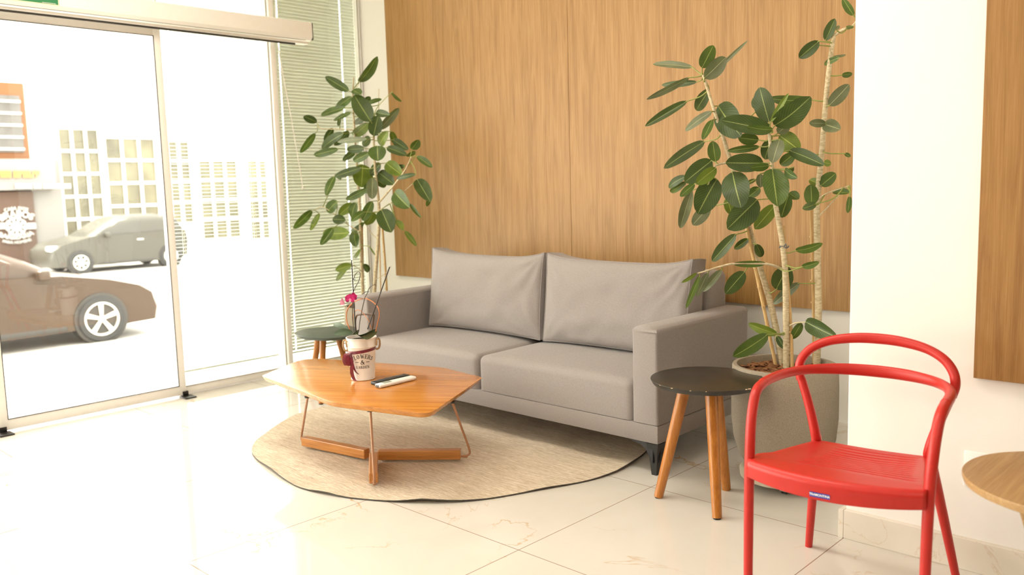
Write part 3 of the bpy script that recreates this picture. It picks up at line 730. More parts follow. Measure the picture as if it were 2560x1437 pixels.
# serif capitals drawn as strokes on a 1-unit em: (x0,y0,x1,y1,thickness)
TH, TN = .17, .07
GL = {'F': (.62, [(.14, 0, .14, 1, TH), (.0, .03, .30, .03, TN), (.0, .97, .58, .97, TN), (.56, .97, .58, .76, TN), (.14, .52, .42, .52, TN), (.42, .62, .42, .42, TN)]),
 'L': (.6, [(.14, 0, .14, 1, TH), (.0, .97, .30, .97, TN), (.0, .03, .56, .03, TN), (.56, .03, .58, .28, TN)]),
 'E': (.64, [(.14, 0, .14, 1, TH), (.0, .97, .58, .97, TN), (.57, .97, .58, .76, TN), (.0, .03, .60, .03, TN), (.59, .03, .61, .26, TN), (.14, .52, .42, .52, TN), (.42, .62, .42, .42, TN)]),
 'D': (.76, [(.14, 0, .14, 1, TH), (.0, .97, .36, .97, TN), (.0, .03, .36, .03, TN), (.36, .97, .58, .82, .1), (.58, .82, .64, .5, TH), (.64, .5, .58, .18, TH), (.58, .18, .36, .03, .1)]),
 'R': (.74, [(.14, 0, .14, 1, TH), (.0, .97, .36, .97, TN), (.0, .03, .30, .03, TN), (.36, .97, .52, .86, .1), (.52, .86, .54, .66, TH), (.54, .66, .38, .5, .1), (.14, .5, .38, .5, TN), (.36, .5, .62, .04, TH), (.56, .03, .74, .03, TN)]),
 'N': (.8, [(.14, 0, .14, 1, TN), (.02, .03, .28, .03, TN), (.0, .97, .2, .97, TN), (.14, .96, .64, .04, TH), (.64, 0, .64, 1, TN), (.52, .97, .78, .97, TN)]),
 'A': (.78, [(.16, .03, .38, .98, TN), (.38, .98, .62, .03, TH), (.24, .34, .54, .34, TN), (.04, .03, .28, .03, TN), (.48, .03, .76, .03, TN)]),
 'W': (1.0, [(.14, .97, .32, .03, TH), (.32, .03, .5, .8, TN), (.5, .8, .68, .03, TH), (.68, .03, .86, .97, TN), (.02, .97, .28, .97, TN), (.74, .97, .98, .97, TN)]),
 'O': (.78, [(.36, .98, .16, .82, .1), (.16, .82, .1, .5, TH), (.1, .5, .16, .18, TH), (.16, .18, .36, .02, .1), (.36, .02, .56, .18, .1), (.56, .18, .62, .5, TH), (.62, .5, .56, .82, TH), (.56, .82, .36, .98, .1)]),
 'G': (.78, [(.56, .80, .36, .98, .08), (.36, .98, .16, .82, .1), (.16, .82, .1, .5, TH), (.1, .5, .16, .18, TH), (.16, .18, .36, .02, .1), (.36, .02, .58, .12, .08), (.58, .02, .58, .42, TH), (.44, .42, .72, .42, TN), (.58, .98, .58, .74, TN)]),
 'S': (.58, [(.46, .80, .28, .97, .09), (.28, .97, .1, .78, .12), (.1, .78, .2, .58, TH), (.2, .58, .42, .42, TH), (.42, .42, .48, .22, TH), (.48, .22, .28, .03, .12), (.28, .03, .08, .18, .09), (.48, .97, .48, .72, TN), (.06, .03, .06, .3, TN)]),
 '&': (.9, [(.8, .03, .3, .74, TH), (.3, .74, .3, .9, .1), (.3, .9, .44, .98, .08), (.44, .98, .54, .84, .1), (.54, .84, .3, .56, .09), (.3, .56, .1, .3, .13), (.1, .3, .2, .06, .13), (.2, .06, .46, .03, .1), (.46, .03, .72, .34, .08), (.72, .34, .76, .5, .07), (.62, .5, .86, .5, TN)])}
def serif(txt, size, zc, arc=0, gap=.12):
    tw = sum(GL[ch][0]+gap for ch in txt)-gap; x = -tw/2; m = MB()
    for ch in txt:
        wd, st = GL[ch]; mid = x+wd/2
        for x0, y0, x1, y1, t in st:
            d = V((x1-x0, y1-y0)); L = d.length; d.normalize(); nrm = V((-d.y, d.x))*t/2; e = d*.03
            q = []
            for px_, py_ in ((V((x0, y0))-e-nrm), (V((x1, y1))+e-nrm), (V((x1, y1))+e+nrm), (V((x0, y0))-e+nrm)):
                X, Y = (x+px_)*size, (py_-.5)*size
                if arc:
                    th = (mid*size)/arc; lx_ = (px_-wd/2)*size; X, Y = math.sin(th)*arc+lx_*math.cos(th)+Y*math.sin(th), (math.cos(th)-1)*arc-lx_*math.sin(th)+Y*math.cos(th)
                q.append((X, Y))
            # split into pieces so that it follows the round bucket
            A = [on_pot(a, zc+b_) for a, b_ in q]; m.face(A)
        x += wd+gap
    return m
txo = .004
m = serif('FLOWERS', .0195, .118, .085); 
m2 = serif('&', .0215, .090); 
m3 = serif('GARDEN', .0125, .0665)
lt = m.build('lettering', 'ink_black', bucket, smooth=False); m2.build('lettering', 'ink_black', bucket, smooth=False); m3.build('lettering', 'ink_black', bucket, smooth=False)
for s in (-1, 1):
    m = MB(); m.face([on_pot(s*.017, .0885), on_pot(s*.034, .0885), on_pot(s*.034, .0912), on_pot(s*.017, .0912)]); m.build('dash_line', 'ink_black', bucket, smooth=False)
# rope handles and ribbon
for s in (-1, 1):
    a0 = th0+s*R(92); rx = V((math.cos(a0), math.sin(a0), 0)); m = MB()
    b0 = oc+V((0, 0, .182)); m.tube([b0+rx*(RT-.004), b0+rx*(RT+.012)+V((0, 0, .004)), b0+rx*(RT+.016)+V((0, 0, -.02)), b0+rx*(RT+.009)+V((0, 0, -.042)), b0+rx*(orad(.13)-.002)+V((0, 0, -.044))], .005, 8, 6)
    a1 = th0+s*R(68); rx2 = V((math.cos(a1), math.sin(a1), 0)); m.tube([b0+rx*(RT-.0)+V((0, 0, .004)), b0+rx2*(RT+.007), b0+rx2*(RT+.004)+V((0, 0, -.022))], .0045, 8, 5)
    m.build('rope_handle', 'rope', orc)
def strip(cs, wd, nrm_fn, m):
    prev = None
    n_ = len(cs)
    def fn(u, v):
        i = min(n_-2, int(u*(n_-1))); f = u*(n_-1)-i; p = cs[i].lerp(cs[i+1], f); return p+nrm_fn(u)*wd*(v-.5)
    m.grid(fn, n_*2, 3)
m = MB(); m.grid(lambda u, v: on_pot(0, .136+.012*math.sin(2*math.pi*(u)+R(-100))*.6+(v-.5)*.013, .0012) if False else V((oc.x+(orad(.136)+.0015)*math.cos(th0+2*math.pi*u), oc.y+(orad(.136)+.0015)*math.sin(th0+2*math.pi*u), oc.z+.140+.008*math.sin(2*math.pi*u)+(v-.5)*.014)), 60, 2)
m.build('ribbon', 'ribbon', orc)
vr = rt0.copy()   # sideways, to the right as seen from the sofa's front
kn = on_pot(-.060, .135, .006)
m = MB(); vd = view
def rib(pts_, wd, tw=0):
    cs = []
    P = [V(p) for p in pts_]
    for i in range(len(P)-1):
        p0 = P[i-1] if i else P[i]*2-P[i+1]; p3 = P[i+2] if i+2 < len(P) else P[i+1]*2-P[i]
        for k in range(5):
            t = k/5; cs.append(.5*((2*P[i])+(P[i+1]-p0)*t+(2*p0-5*P[i]+4*P[i+1]-p3)*t*t+(3*P[i]-p0-3*P[i+1]+p3)*t**3))
    cs.append(P[-1]); strip(cs, wd, lambda u: (vr*math.cos(tw*u)+vd*math.sin(tw*u)).normalized(), m)
Z_ = V((0, 0, 1))
rib([kn, kn-vr*.018+vd*.014-Z_*.004, kn-vr*.026+vd*.018-Z_*.035, kn-vr*.016+vd*.014-Z_*.058, kn-vr*.004+vd*.01-Z_*.035, kn+vd*.006], .018, .5)
rib([kn, kn-vr*.008+vd*.02-Z_*.006, kn-vr*.012+vd*.024-Z_*.04, kn+vr*.002+vd*.018-Z_*.058, kn+vr*.006+vd*.01-Z_*.02], .016, -.4)
rib([kn+vd*.004, kn+vr*.008+vd*.016-Z_*.05, kn+vr*.006+vd*.014-Z_*.09, kn+vr*.014+vd*.012-Z_*.122, V((kn.x, kn.y, oc.z+.004))+vr*.026+vd*.02], .018, .4)
rib([kn, kn+vr*.012+vd*.012-Z_*.05, kn+vr*.022+vd*.008-Z_*.085, kn+vr*.036+vd*.006-Z_*.102], .010, .6)
m.build('ribbon_bow', 'ribbon', orc)
DO = 2.387
def O(x, y, d=0): return atY(700+x/3.7825, 620+y/3.7825, DO+d)
def leafsurf(m, B, T, wd, roll=0, droop=.0, fold=.15, mi=0, prof=1., tipsh=.6, curl=0, nseg=14):
    B, T = V(B), V(T); a = T-B; L = a.length
    if L < 1e-5: return
    a.normalize(); vdir = ((B+T)/2-CAM).normalized()
    s = a.cross(vdir)
    s = s.normalized() if s.length > 1e-4 else a.orthogonal().normalized()
    nn = s.cross(a).normalized()
    if nn.dot(vdir) > 0: nn = -nn
    s2 = s*math.cos(roll)+nn*math.sin(roll); n2 = nn*math.cos(roll)-s*math.sin(roll)
    def fn(u, v):
        k = v*2-1
        hw = wd/2*(math.sin(math.pi*min(1, u**.88*.99+.008))**.5)*(1+.06*u)
        p = B+a*L*u + n2*(droop*L*math.sin(math.pi*u)) + s2*(curl*L*(u*u)) 
        return p + s2*k*hw + n2*(fold*hw*abs(k)**1.3 - .10*hw) + n2*(.035*hw*math.sin(u*17+k*2)*abs(k))
    vs = [[m.b.verts.new(fn(i/nseg, j/6)) for j in range(7)] for i in range(nseg+1)]
    for i in range(nseg):
        for j in range(6):
            f = m.b.faces.new((vs[i][j], vs[i][j+1], vs[i+1][j+1], vs[i+1][j])); f.material_index = mi
            if f.normal.dot(n2) == 0: f.normal_update()
            for l, (p, q) in zip(f.loops, ((i, j), (i, j+1), (i+1, j+1), (i+1, j))): l[m.uv].uv = (q/6, p/nseg)
            f.normal_update()
            if f.normal.dot(n2) < 0: f.normal_flip()
for (b_, t_, wd, roll, d0, d1) in (((690, 800), (510, 812), .036, .5, 0, -.06), ((650, 775), (508, 718), .026, .2, .02, .04), ((715, 805), (905, 765), .028, .9, 0, -.03), ((740, 815), (920, 785), .03, .9, -.01, -.05), ((690, 815), (745, 780), .03, .8, .02, .06)):
    m = MB(); leafsurf(m, O(*b_, d0), O(*t_, d1), wd, roll, .12, .25); m.build('orchid_leaf', 'orchid_leaf', orc, ang=60)
for p_ in ([(715, 795), (700, 540), (677, 112)], [(828, 765), (930, 480), (1036, 180)]):
    MB().tube([O(*q) for q in p_], .0026, 8, 6).build('support_stick', 'black_plastic', orc)
for p_ in ([(700, 790), (685, 640), (690, 440), (708, 380), (745, 310), (758, 245), (740, 225), (712, 250), (692, 300)], [(745, 790), (760, 660), (800, 480), (818, 440), (850, 370), (895, 345)]):
    MB().tube([O(*q, .01) for q in p_], .0019, 6, 6).build('flower_stem', 'orchid_stem', orc)
MB().tube([O(780, 435, .008), O(812, 415, .008), O(840, 415, .008)], .002, 6, 3).build('clip', 'black_plastic', orc); MB().tube([O(682, 295, .006), O(700, 300, .004), O(712, 298, .004)], .002, 6, 3).build('clip', 'black_plastic', orc)
m = MB(); m.tube([O(*q, .03) for q in ((660, 770), (632, 690), (632, 600), (665, 540), (720, 500), (800, 475), (880, 510), (930, 570), (938, 640), (920, 720), (905, 790))], .0026, 6, 5)
m.tube([O(*q, .02) for q in ((695, 760), (690, 660), (710, 600), (745, 585), (790, 620), (840, 690), (862, 760))], .0016, 6, 5); m.build('rattan_loop', 'twig', orc)
m = MB(); m.tube([O(*q, .045) for q in ((718, 790), (712, 700), (722, 645), (745, 630), (850, 625), (880, 628), (886, 650), (872, 770))], .0042, 8, 5); m.build('bent_branch', 'dark_twig', orc)
m = MB(); m.tube([O(*q, .0) for q in ((700, 480), (740, 470), (790, 478), (805, 470))], .0016, 6, 4).tube([O(*q, 0) for q in ((700, 500), (650, 525), (610, 520), (595, 500))], .0016, 6, 4); m.build('flower_stem', 'orchid_stem', orc)
def flower(cx, cy, s, d, sq=1., pale=False):
    c = O(cx, cy, d); sx_ = rt*sq*s; sy_ = upv*s
    fl = MB(); e = vd
    for a, wd, L in ((90, .95, .9), (212, .7, .95), (328, .7, .95)):
        t = c+(sx_*math.cos(R(a))+sy_*math.sin(R(a)))*L+e*.003; leafsurf(fl, c, t, s*wd*max(.4, sq), 0, .06, .1, 0, nseg=6)
    for a, wd, L in ((20, 1.15, .95), (160, 1.15, .95)):
        t = c+(sx_*math.cos(R(a))+sy_*math.sin(R(a)))*L+e*.006; leafsurf(fl, c+e*.004, t, s*wd*max(.4, sq), 0, .06, .1, 0, nseg=6)
    o = fl.build('flower', 'petal_pale' if pale else 'petal', orc, ang=60)
    l = MB(); leafsurf(l, c+e*.008, c+e*.014-sy_*.42, s*.42, 0, .1, .3, 0, nseg=5); l.tube([c+e*.006, c+e*.016], s*.1, 8); l.build('lip', 'petal_pale', o)
flower(662, 478, .026, -.03); flower(694, 462, .025, -.012, .75); flower(588, 515, .024, -.03, .5, True)

# ------------------------------------------------------------------ remotes
def remote(a, b_, wd, th, label, mats, name='remote_control'):
    A = atZ(*a, TZ+.008); B = atZ(*b_, TZ+.008); c = (A+B)/2; d = B-A; L = d.length; ang = math.atan2(d.y, d.x)
    t = tag(empty(name, (c.x, c.y, TZ+.0006)), label, 'remote control', 'remotes on the coffee table'); t.rotation_euler = (0, 0, ang); t['o'] = (0, 0, 0)
    return t, L
r1, L = remote((943, 966), (1035, 944), .042, .018, 'white air conditioner remote lying in front of the black remote', None)
MB().box(-L/2, L/2, -.021, .021, 0, .018, .0085, 4).build('body', 'white_plastic', r1)
MB().box(-L/2+.03, -L/2+.075, -.015, .015, .0178, .0186, .001).build('display', 'grey_screen', r1)
m = MB()
for k in range(3): m.box(-L/2+.095+k*.022, -L/2+.107+k*.022, -.012, -.003, .0178, .019, .001).box(-L/2+.095+k*.022, -L/2+.107+k*.022, .003, .012, .0178, .019, .001)
m.build('buttons', 'white_plastic', r1)
MB().box(-L/2-.0008, -L/2+.003, -.0125, .0125, .004, .014, .001).build('infrared_window', 'button_grey', r1)
r2, L = remote((933, 958), (1018, 938), .04, .014, 'black television remote lying behind the white remote', None)
MB().box(-L/2, L/2, -.02, .02, 0, .014, .003, 2).build('body', 'black_plastic', r2)
m = MB()
for k in range(10):
    for j in (-1, 0, 1): m.box(-L/2+.02+k*.016, -L/2+.030+k*.016, j*.011-.0035, j*.011+.0035, .0138, .0152, .0008)
m.build('buttons', 'button_grey', r2)

# ------------------------------------------------------------------ tripod stools
def stool(c, z, pts, feet, label, mat, lr=(.018, .024)):
    t = thing('side_table', (c.x, c.y, 0), label, 'side table', 'three-legged side tables')
    m = MB(); m.prism(pts, z-.02, z, .003, 0, .95); top = m.build('tabletop', mat, t, ang=30)
    for f_ in feet:
        f_ = V(f_); u = V((c.x, c.y, z-.02))+(f_-V((c.x, c.y, 0)))*.42; u.z = z-.019
        lg = MB().tube([(f_.x, f_.y, .004), f_.lerp(u, .4)+V((0, 0, .002)), u], [lr[0], (lr[0]+lr[1])/2, lr[1]], 20, 4).build('leg', 'leg_wood', t, origin=(f_.x, f_.y, 0))
        MB().tube([(f_.x, f_.y, 0), (f_.x, f_.y, .006)], lr[0]*.8, 14).build('foot_pad', 'black_plastic', lg)
    return t, top
c1 = V((-1.698, 2.854, 0)); p1 = [(c1.x+.216*math.cos(2*math.pi*i/72), c1.y+.216*math.sin(2*math.pi*i/72)) for i in range(72)]
st1, top1 = stool(c1, .491, p1, [(-1.866, 2.768, 0), (-1.577, 2.722, 0), (-1.703, 3.012, 0)], 'round black top side table with orange wood legs beside the sofa arm', 'stool_black')
for a, s in ((-15, .009), (-19, .006), (-75, .004), (-95, .005), (-60, .003), (-112, .003)):
    x, y = c1.x+.2145*math.cos(R(a)), c1.y+.2145*math.sin(R(a)); t = bmesh.new(); bmesh.ops.create_icosphere(t, subdivisions=1, radius=1)
    for v in t.verts: v.co = V((v.co.x*s, v.co.y*s, v.co.z*.0015))
    m = MB(); m.merge(t, 0, Matrix.Translation((x, y, .4895)) @ Matrix.Rotation(R(a+90), 4, 'Z')); m.build('chipped_edge', 'chip_raw', top1, smooth=False)
z2 = .405; ob_ = [(735, 832), (752, 824), (790, 818), (850, 813.5), (880, 815), (893, 822), (886, 833), (862, 841), (820, 844.5), (775, 843), (748, 838.5)]
P2 = [atZ(x, y, z2) for x, y in ob_]; pp = []
for i in range(len(P2)):
    p0, p1_, p2, p3 = P2[i-1], P2[i], P2[(i+1) % len(P2)], P2[(i+2) % len(P2)]
    for k in range(5):
        t = k/5; q = .5*((2*p1_)+(p2-p0)*t+(2*p0-5*p1_+4*p2-p3)*t*t+(3*p1_-p0-3*p2+p3)*t**3); pp.append((q.x, q.y))
c2 = V((sum(p[0] for p in pp)/len(pp), sum(p[1] for p in pp)/len(pp), 0))
if sum(pp[i-1][0]*pp[i][1]-pp[i][0]*pp[i-1][1] for i in range(len(pp))) < 0: pp = pp[::-1]
fL = atY(768, 925, atZ(779, 901, .25).y) ; 
def footpt(top, lo):   # leg through two photo points, standing under the top
    return None
stool(c2, z2, pp, [c2+V((-.17, -.03, 0)), c2+V((.09, -.13, 0)), c2+V((.08, .12, 0))], 'dark green pebble-shaped side table with orange legs by the window', 'stool_green', (.016, .02))

# ------------------------------------------------------------------ pots and rubber figs
def potted(c, label, h0, rim_r, zr_):
    t = thing('potted_fig_tree', (c.x, c.y, h0), label, 'potted plant', 'fig trees in round concrete pots')
    H = zr_-h0; r = rim_r
    m = MB(); m.lathe([(0, .0), (r*.58, .0), (r*.71, .010), (r*.85, H*.12), (r*.96, H*.3), (r*1.0, H*.5), (r*1.0, H*.8), (r*.985, H-.006), (r*.97, H), (r*.90, H), (r*.885, H-.008), (r*.88, H-.05), (0, H-.05)], (c.x, c.y, h0), 64)
    m.build('pot', 'pot_concrete', t, ang=35)
    random.seed(int(abs(c.x)*100)); m = MB(); m.lathe([(0, 0), (r*.86, 0)], (c.x, c.y, zr_-.044), 24)
    for k in range(150):
        a, q = rnd(0, 6.28), math.sqrt(rnd(0, 1))*r*.83; b_ = bmesh.new(); bmesh.ops.create_icosphere(b_, subdivisions=2, radius=1)
        sx_, sy_, sz_ = rnd(.010, .032), rnd(.006, .015), rnd(.003, .008); sd = rnd(0, 50)
        for v in b_.verts:
            d = 1+.5*noise.noise(v.co*1.7+V((sd, 0, 0))); v.co = V((v.co.x*sx_*d, v.co.y*sy_*d, v.co.z*sz_*d))
        m.merge(b_, 0, Matrix.Translation((c.x+q*math.cos(a), c.y+q*math.sin(a), zr_-.038+rnd(0, .016))) @ Matrix.Rotation(rnd(0, 6.28), 4, 'Z') @ Matrix.Rotation(rnd(-.6, .6), 4, 'X'))
    m.build('bark_mulch', 'bark_chip', t, ang=50)
    return t
def near_on(poly, p):
    best = None
    for i in range(len(poly)-1):
        a, b_ = poly[i], poly[i+1]; d = b_-a; k = max(0, min(1, (p-a).dot(d)/max(1e-9, d.length_squared))); q = a+d*k
        if best is None or (q-p).length < best[0]: best = ((q-p).length, q, d.normalized())
    return best
def plant(t, trunks, stakes, leaves, P, scale, D0, ymax, seed):
    """trunks: (list of photo points, depth list, r0, r1, [branches]); leaves: base, tip, width in photo px of the crop"""
    random.seed(seed); T = []
    for pts_, dep, r0, r1, brs in trunks:
        L = [P(*p, d) for p, d in zip(pts_, dep)]; m = MB(); n_ = len(L)
        m.tube(L, [r0+(r1-r0)*i/(n_-1) for i in range(n_)], 12, 6); polys = [L]
        for bp, bd, br in brs:
            B = [P(*p, d) for p, d in zip(bp, bd)]; m.tube(B, [br*(1-.5*i/(len(B)-1)) for i in range(len(B))], 8, 5); polys.append(B)
        o = m.build('trunk', 'trunk_bark', t, ang=70); T.append((o, polys, MB()))
    for pts_, dep, r in stakes:
        L = [P(*p, d) for p, d in zip(pts_, dep)]; m = MB(); m.tube(L, r, 10, 5)
        for i in range(1, 7): 
            q = L[0].lerp(L[-1], i/7.2); m.tube([q-V((0, 0, .003)), q+V((0, 0, .003))], r*1.18, 10)
        m.build('bamboo_stake', 'bamboo', t, ang=60)
    for lf in leaves:
        (bx, by), (tx, ty), wpx, mi = lf[:4]; db = lf[4] if len(lf) > 4 else rnd(-.12, .08); dt = lf[5] if len(lf) > 5 else db+rnd(-.10, .10)
        Bp = P(bx, by, D0+db); Tp = P(tx, ty, D0+dt)
        for q in (Bp, Tp):
            if q.y > ymax: q += (CAM-q)*((q.y-ymax)/q.y)
            if q.x < -4.98: q += (CAM-q)*((q.x+4.98)/q.x)
        dist = (Bp-CAM).dot(fw); wd = wpx/scale*dist/FPX; roll = rnd(-.35, .35) if wpx > 60 else rnd(-.6, .6)
        best = min(((near_on(pl, Bp)+(k,)) for k, (o, pls, mb) in enumerate(T) for pl in pls), key=lambda x: x[0]); k = best[3]; mb = T[k][2]
        L_ = (Tp-Bp).length
        leafsurf(mb, Bp, Tp, wd/math.cos(roll), roll, rnd(-.02, .10), rnd(.05, .45), mi, curl=rnd(-.05, .05))
        q = best[1]; dd = (q-Bp); mid = Bp.lerp(q, .5)+V((0, 0, -.15*dd.length))-(Tp-Bp).normalized()*dd.length*.2
        if dd.length > .006: mb.tube([q, mid.lerp(Bp.lerp(q, .5), .4), Bp, Bp+(Tp-Bp)*.06], [.0032, .0026, .0022, .0014], 6, 4, mi=4)
    for o, pls, mb in T: mb.build('foliage', ['leaf_dark', 'leaf_mid', 'leaf_lime', 'leaf_grey', 'petiole'], o, ang=80)
D, M_, LI, G = 0, 1, 2, 3
# --- fig tree by the column
pc = V((-1.557, 3.215, 0)); HP = .078
tro = thing('plant_trolley', (pc.x, pc.y, 0), 'beige round trolley on castors under the right concrete pot', 'plant trolley')
MB().lathe([(0, .032), (.160, .032), (.172, .038), (.175, .066), (.168, .073), (.15, .0775), (0, .0775)], (pc.x, pc.y, 0), 48).build('tray', 'trolley_beige', tro, ang=40)
for a in (-62, 28, 118, 208):
    x, y = pc.x+.112*math.cos(R(a)), pc.y+.112*math.sin(R(a)); cs_ = MB().box(x-.016, x+.016, y-.012, y+.012, .012, .032, .002).build('castor', 'trolley_beige', tro)
    w_ = MB(); w_.tube([(x-.009, y, .0115), (x+.009, y, .0115)], .0115, 14); w_.build('roller', 'black_plastic', cs_)
ft = potted(pc, 'tall rubber fig in a grey concrete pot between the sofa and the white column', HP, .208, .503)
def PR(x, y, d): return atY(1600+x/2.566, y/2.566, d)
def Q(x, y): return ((1640+x/3.124-1600)*2.566, (500+y/3.124)*2.566)
DB = 3.26
def QP(x, y, d): return PR(*Q(x, y), d)
trunksR = [
 ([Q(990, 1290), Q(900, 830), Q(790, 450), Q(722, 190), (600, 1100), (540, 900), (470, 690), (405, 480)], [3.30, 3.30, 3.29, 3.27, 3.24, 3.22, 3.20, 3.2], .0145, .0055, [([(552, 1045), (505, 1055), (470, 1080), (440, 1180)], [3.22, 3.2, 3.18, 3.16], .0045)]),
 ([Q(1018, 1345), Q(1015, 900), Q(1000, 450), Q(935, 45), (868, 1300), (850, 1085), (828, 850)], [3.245, 3.245, 3.24, 3.23, 3.22, 3.20, 3.20], .0135, .006, [([Q(1000, 550), Q(930, 515), Q(850, 497), Q(720, 494), Q(600, 497), Q(480, 525), Q(395, 553), Q(325, 572)], [3.24, 3.2, 3.16, 3.12, 3.08, 3.04, 3.0, 2.98], .006), ([Q(1045, 980), Q(1090, 960), Q(1135, 955), Q(1168, 955)], [3.24, 3.24, 3.22, 3.2], .004)]),
 ([Q(1255, 1300), Q(1268, 880), Q(1262, 480), Q(1256, 60), (1145, 1200), (1168, 950), (1192, 650), (1215, 420), (1245, 215)], [3.36, 3.36, 3.36, 3.35, 3.35, 3.34, 3.33, 3.32, 3.32], .0145, .0085, [([(1250, 225), (1300, 190), (1365, 165), (1430, 60), (1440, -60)], [3.32, 3.32, 3.32, 3.34, 3.36], .006), ([(1150, 1270), (1210, 1235), (1345, 1190)], [3.35, 3.33, 3.3], .0035), ([(1155, 1380), (1230, 1300), (1330, 1195)], [3.35, 3.37, 3.4], .003)])]
stakesR = [([Q(935, 1290), Q(820, 740), Q(703, 190)], [3.28, 3.27, 3.25], .0075), ([Q(1066, 1345), Q(1046, 900), Q(990, 200)], [3.25, 3.26, 3.26], .0075), ([Q(1235, 1300), Q(1230, 700), Q(1210, 80)], [3.40, 3.39, 3.38], .0075)]
lvR = [((335, 432), (85, 408), 44, G), ((398, 435), (468, 290), 88, M_), ((415, 500), (555, 375), 100, G), ((465, 478), (685, 250), 24, G), ((315, 498), (38, 630), 42, G), ((365, 525), (140, 552), 42, D), ((443, 575), (366, 712), 78, D), ((300, 650), (35, 812), 55, D),
 ((500, 680), (655, 865), 165, D, -.02, -.10), ((845, 838), (525, 775), 112, D, -.06, -.16), ((850, 833), (683, 815), 56, M_, -.1, -.18), ((460, 715), (292, 843), 52, G), ((462, 770), (404, 897), 50, M_), ((828, 782), (770, 560), 125, D, -.02, .0), ((760, 700), (735, 618), 65, M_, .05, .06),
 ((865, 805), (1105, 630), 140, D, -.05, -.12), ((840, 782), (957, 600), 34, LI, -.08, -.1), ((1105, 640), (830, 638), 66, M_, .06, .06), ((885, 855), (955, 790), 70, G, .02, .02), ((760, 898), (630, 882), 76, M_, .0, -.04), ((765, 940), (562, 968), 46, M_, -.02, -.06), ((895, 870), (1030, 960), 120, LI, .05, .04), ((895, 895), (855, 1045), 92, G, -.06, -.1),
 ((845, 895), (795, 1020), 86, D, .06, .06), ((413, 908), (145, 1065), 78, D), ((485, 1035), (470, 904), 80, M_, -.06, -.08), ((460, 1030), (285, 1165), 118, D, -.03, -.1), ((488, 1078), (358, 1176), 80, LI, -.1, -.14), ((790, 1045), (550, 1050), 118, D, -.06, -.14), ((828, 1062), (710, 1080), 52, M_, -.08, -.12), ((958, 965), (1188, 1050), 80, D, -.02, -.06),
 ((990, 985), (900, 1055), 74, M_, .04, .04), ((1180, 1040), (1226, 1052), 44, LI), ((592, 1104), (645, 1332), 170, D, -.10, -.16), ((492, 1150), (362, 1365), 156, D, -.06, -.12), ((850, 1085), (872, 1322), 158, M_, -.09, -.15), ((295, 1130), (182, 1198), 52, D), ((298, 1165), (194, 1230), 44, M_), ((350, 1180), (256, 1258), 50, M_), ((332, 1222), (256, 1462), 70, G), ((445, 1325), (335, 1440), 84, G, .03, .03),
 ((770, 1115), (775, 1202), 54, G), ((742, 1150), (673, 1182), 28, M_), ((928, 1088), (1007, 1148), 50, D), ((985, 1072), (935, 1108), 40, D), ((768, 1205), (692, 1268), 64, M_, .03, .0), ((752, 1282), (556, 1462), 158, D, -.08, -.16), ((560, 1268), (592, 1375), 64, LI, .04, .04), ((866, 1316), (738, 1470), 90, LI, .0, -.05), ((952, 1255), (902, 1394), 84, M_, .02, .0), ((955, 1238), (1022, 1275), 58, M_),
 ((1100, 1312), (1100, 1182), 90, M_, .0, .0), ((1128, 1308), (1043, 1342), 50, D), ((1160, 1190), (1255, 1110), 80, M_, .08, .1), ((1155, 1185), (1090, 1150), 50, LI, .1, .12), ((1192, 792), (1086, 788), 52, G), ((1180, 795), (1286, 830), 84, G), ((1213, 676), (1345, 545), 84, G, .06, .08), ((1295, 480), (1362, 475), 36, M_, .08, .1), ((1190, 258), (1256, 122), 64, D, .05, .05), ((1148, 265), (1018, 368), 78, D, .0, .0), ((1152, 290), (1035, 376), 42, M_, .02, .02),
 ((1277, 370), (1180, 408), 38, M_), ((1240, 362), (1320, 358), 16, G), ((1370, 98), (1303, -12), 48, M_), ((1325, 178), (1368, 165), 24, D), ((1262, 195), (1275, 163), 24, G), ((1347, 1235), (1234, 1236), 42, M_), ((1345, 1258), (1332, 1366), 34, M_), ((1312, 985), (1350, 1005), 26, M_),
 (Q(625, 268), Q(445, 486), 74, D), (Q(722, 304), Q(612, 382), 48, M_), (Q(782, 344), Q(832, 440), 54, D), (Q(1092, 395), Q(1300, 337), 52, M_), (Q(1142, 522), Q(1272, 480), 44, M_), (Q(1140, 522), Q(1090, 542), 13, LI), (Q(857, 495), Q(600, 502), 42, M_, -.1, -.18), (Q(690, 562), Q(540, 728), 96, D, -.1, -.14),
 (Q(318, 570), Q(203, 648), 24, LI, -.28, -.3), (Q(342, 590), Q(237, 845), 36, M_, -.27, -.3), (Q(405, 568), Q(315, 750), 46, G, -.24, -.26), (Q(512, 545), Q(368, 712), 50, G, -.2, -.22), (Q(940, 697), Q(1035, 518), 128, D, .02, .04), (Q(1120, 650), Q(908, 802), 62, G, .06, .08), (Q(945, 1045), Q(720, 972), 62, LI, -.06, -.1), (Q(872, 1050), Q(610, 1232), 92, M_, -.1, -.18), (Q(945, 1062), Q(1007, 1158), 40, D, .0, .0), (Q(1136, 960), Q(1064, 1087), 56, M_, -.0, .0), (Q(1168, 952), Q(1426, 1065), 100, D, -.06, -.14)]
plant(ft, trunksR, stakesR, lvR, PR, 2.566, DB, 3.80, 11)
kp = QP(1000, 365, 3.225); tw_ = MB(); tw_.tube([kp+V((.018*math.cos(a), .018*math.sin(a), .004*math.sin(3*a))) for a in [i*.7 for i in range(9)]], .0022, 6, 4, closed=True).tube([kp, kp+V((.012, -.01, .012)), kp+V((.02, -.02, .005))], .0025, 6, 4); tw_.build('tie_wire', 'button_grey', ft)
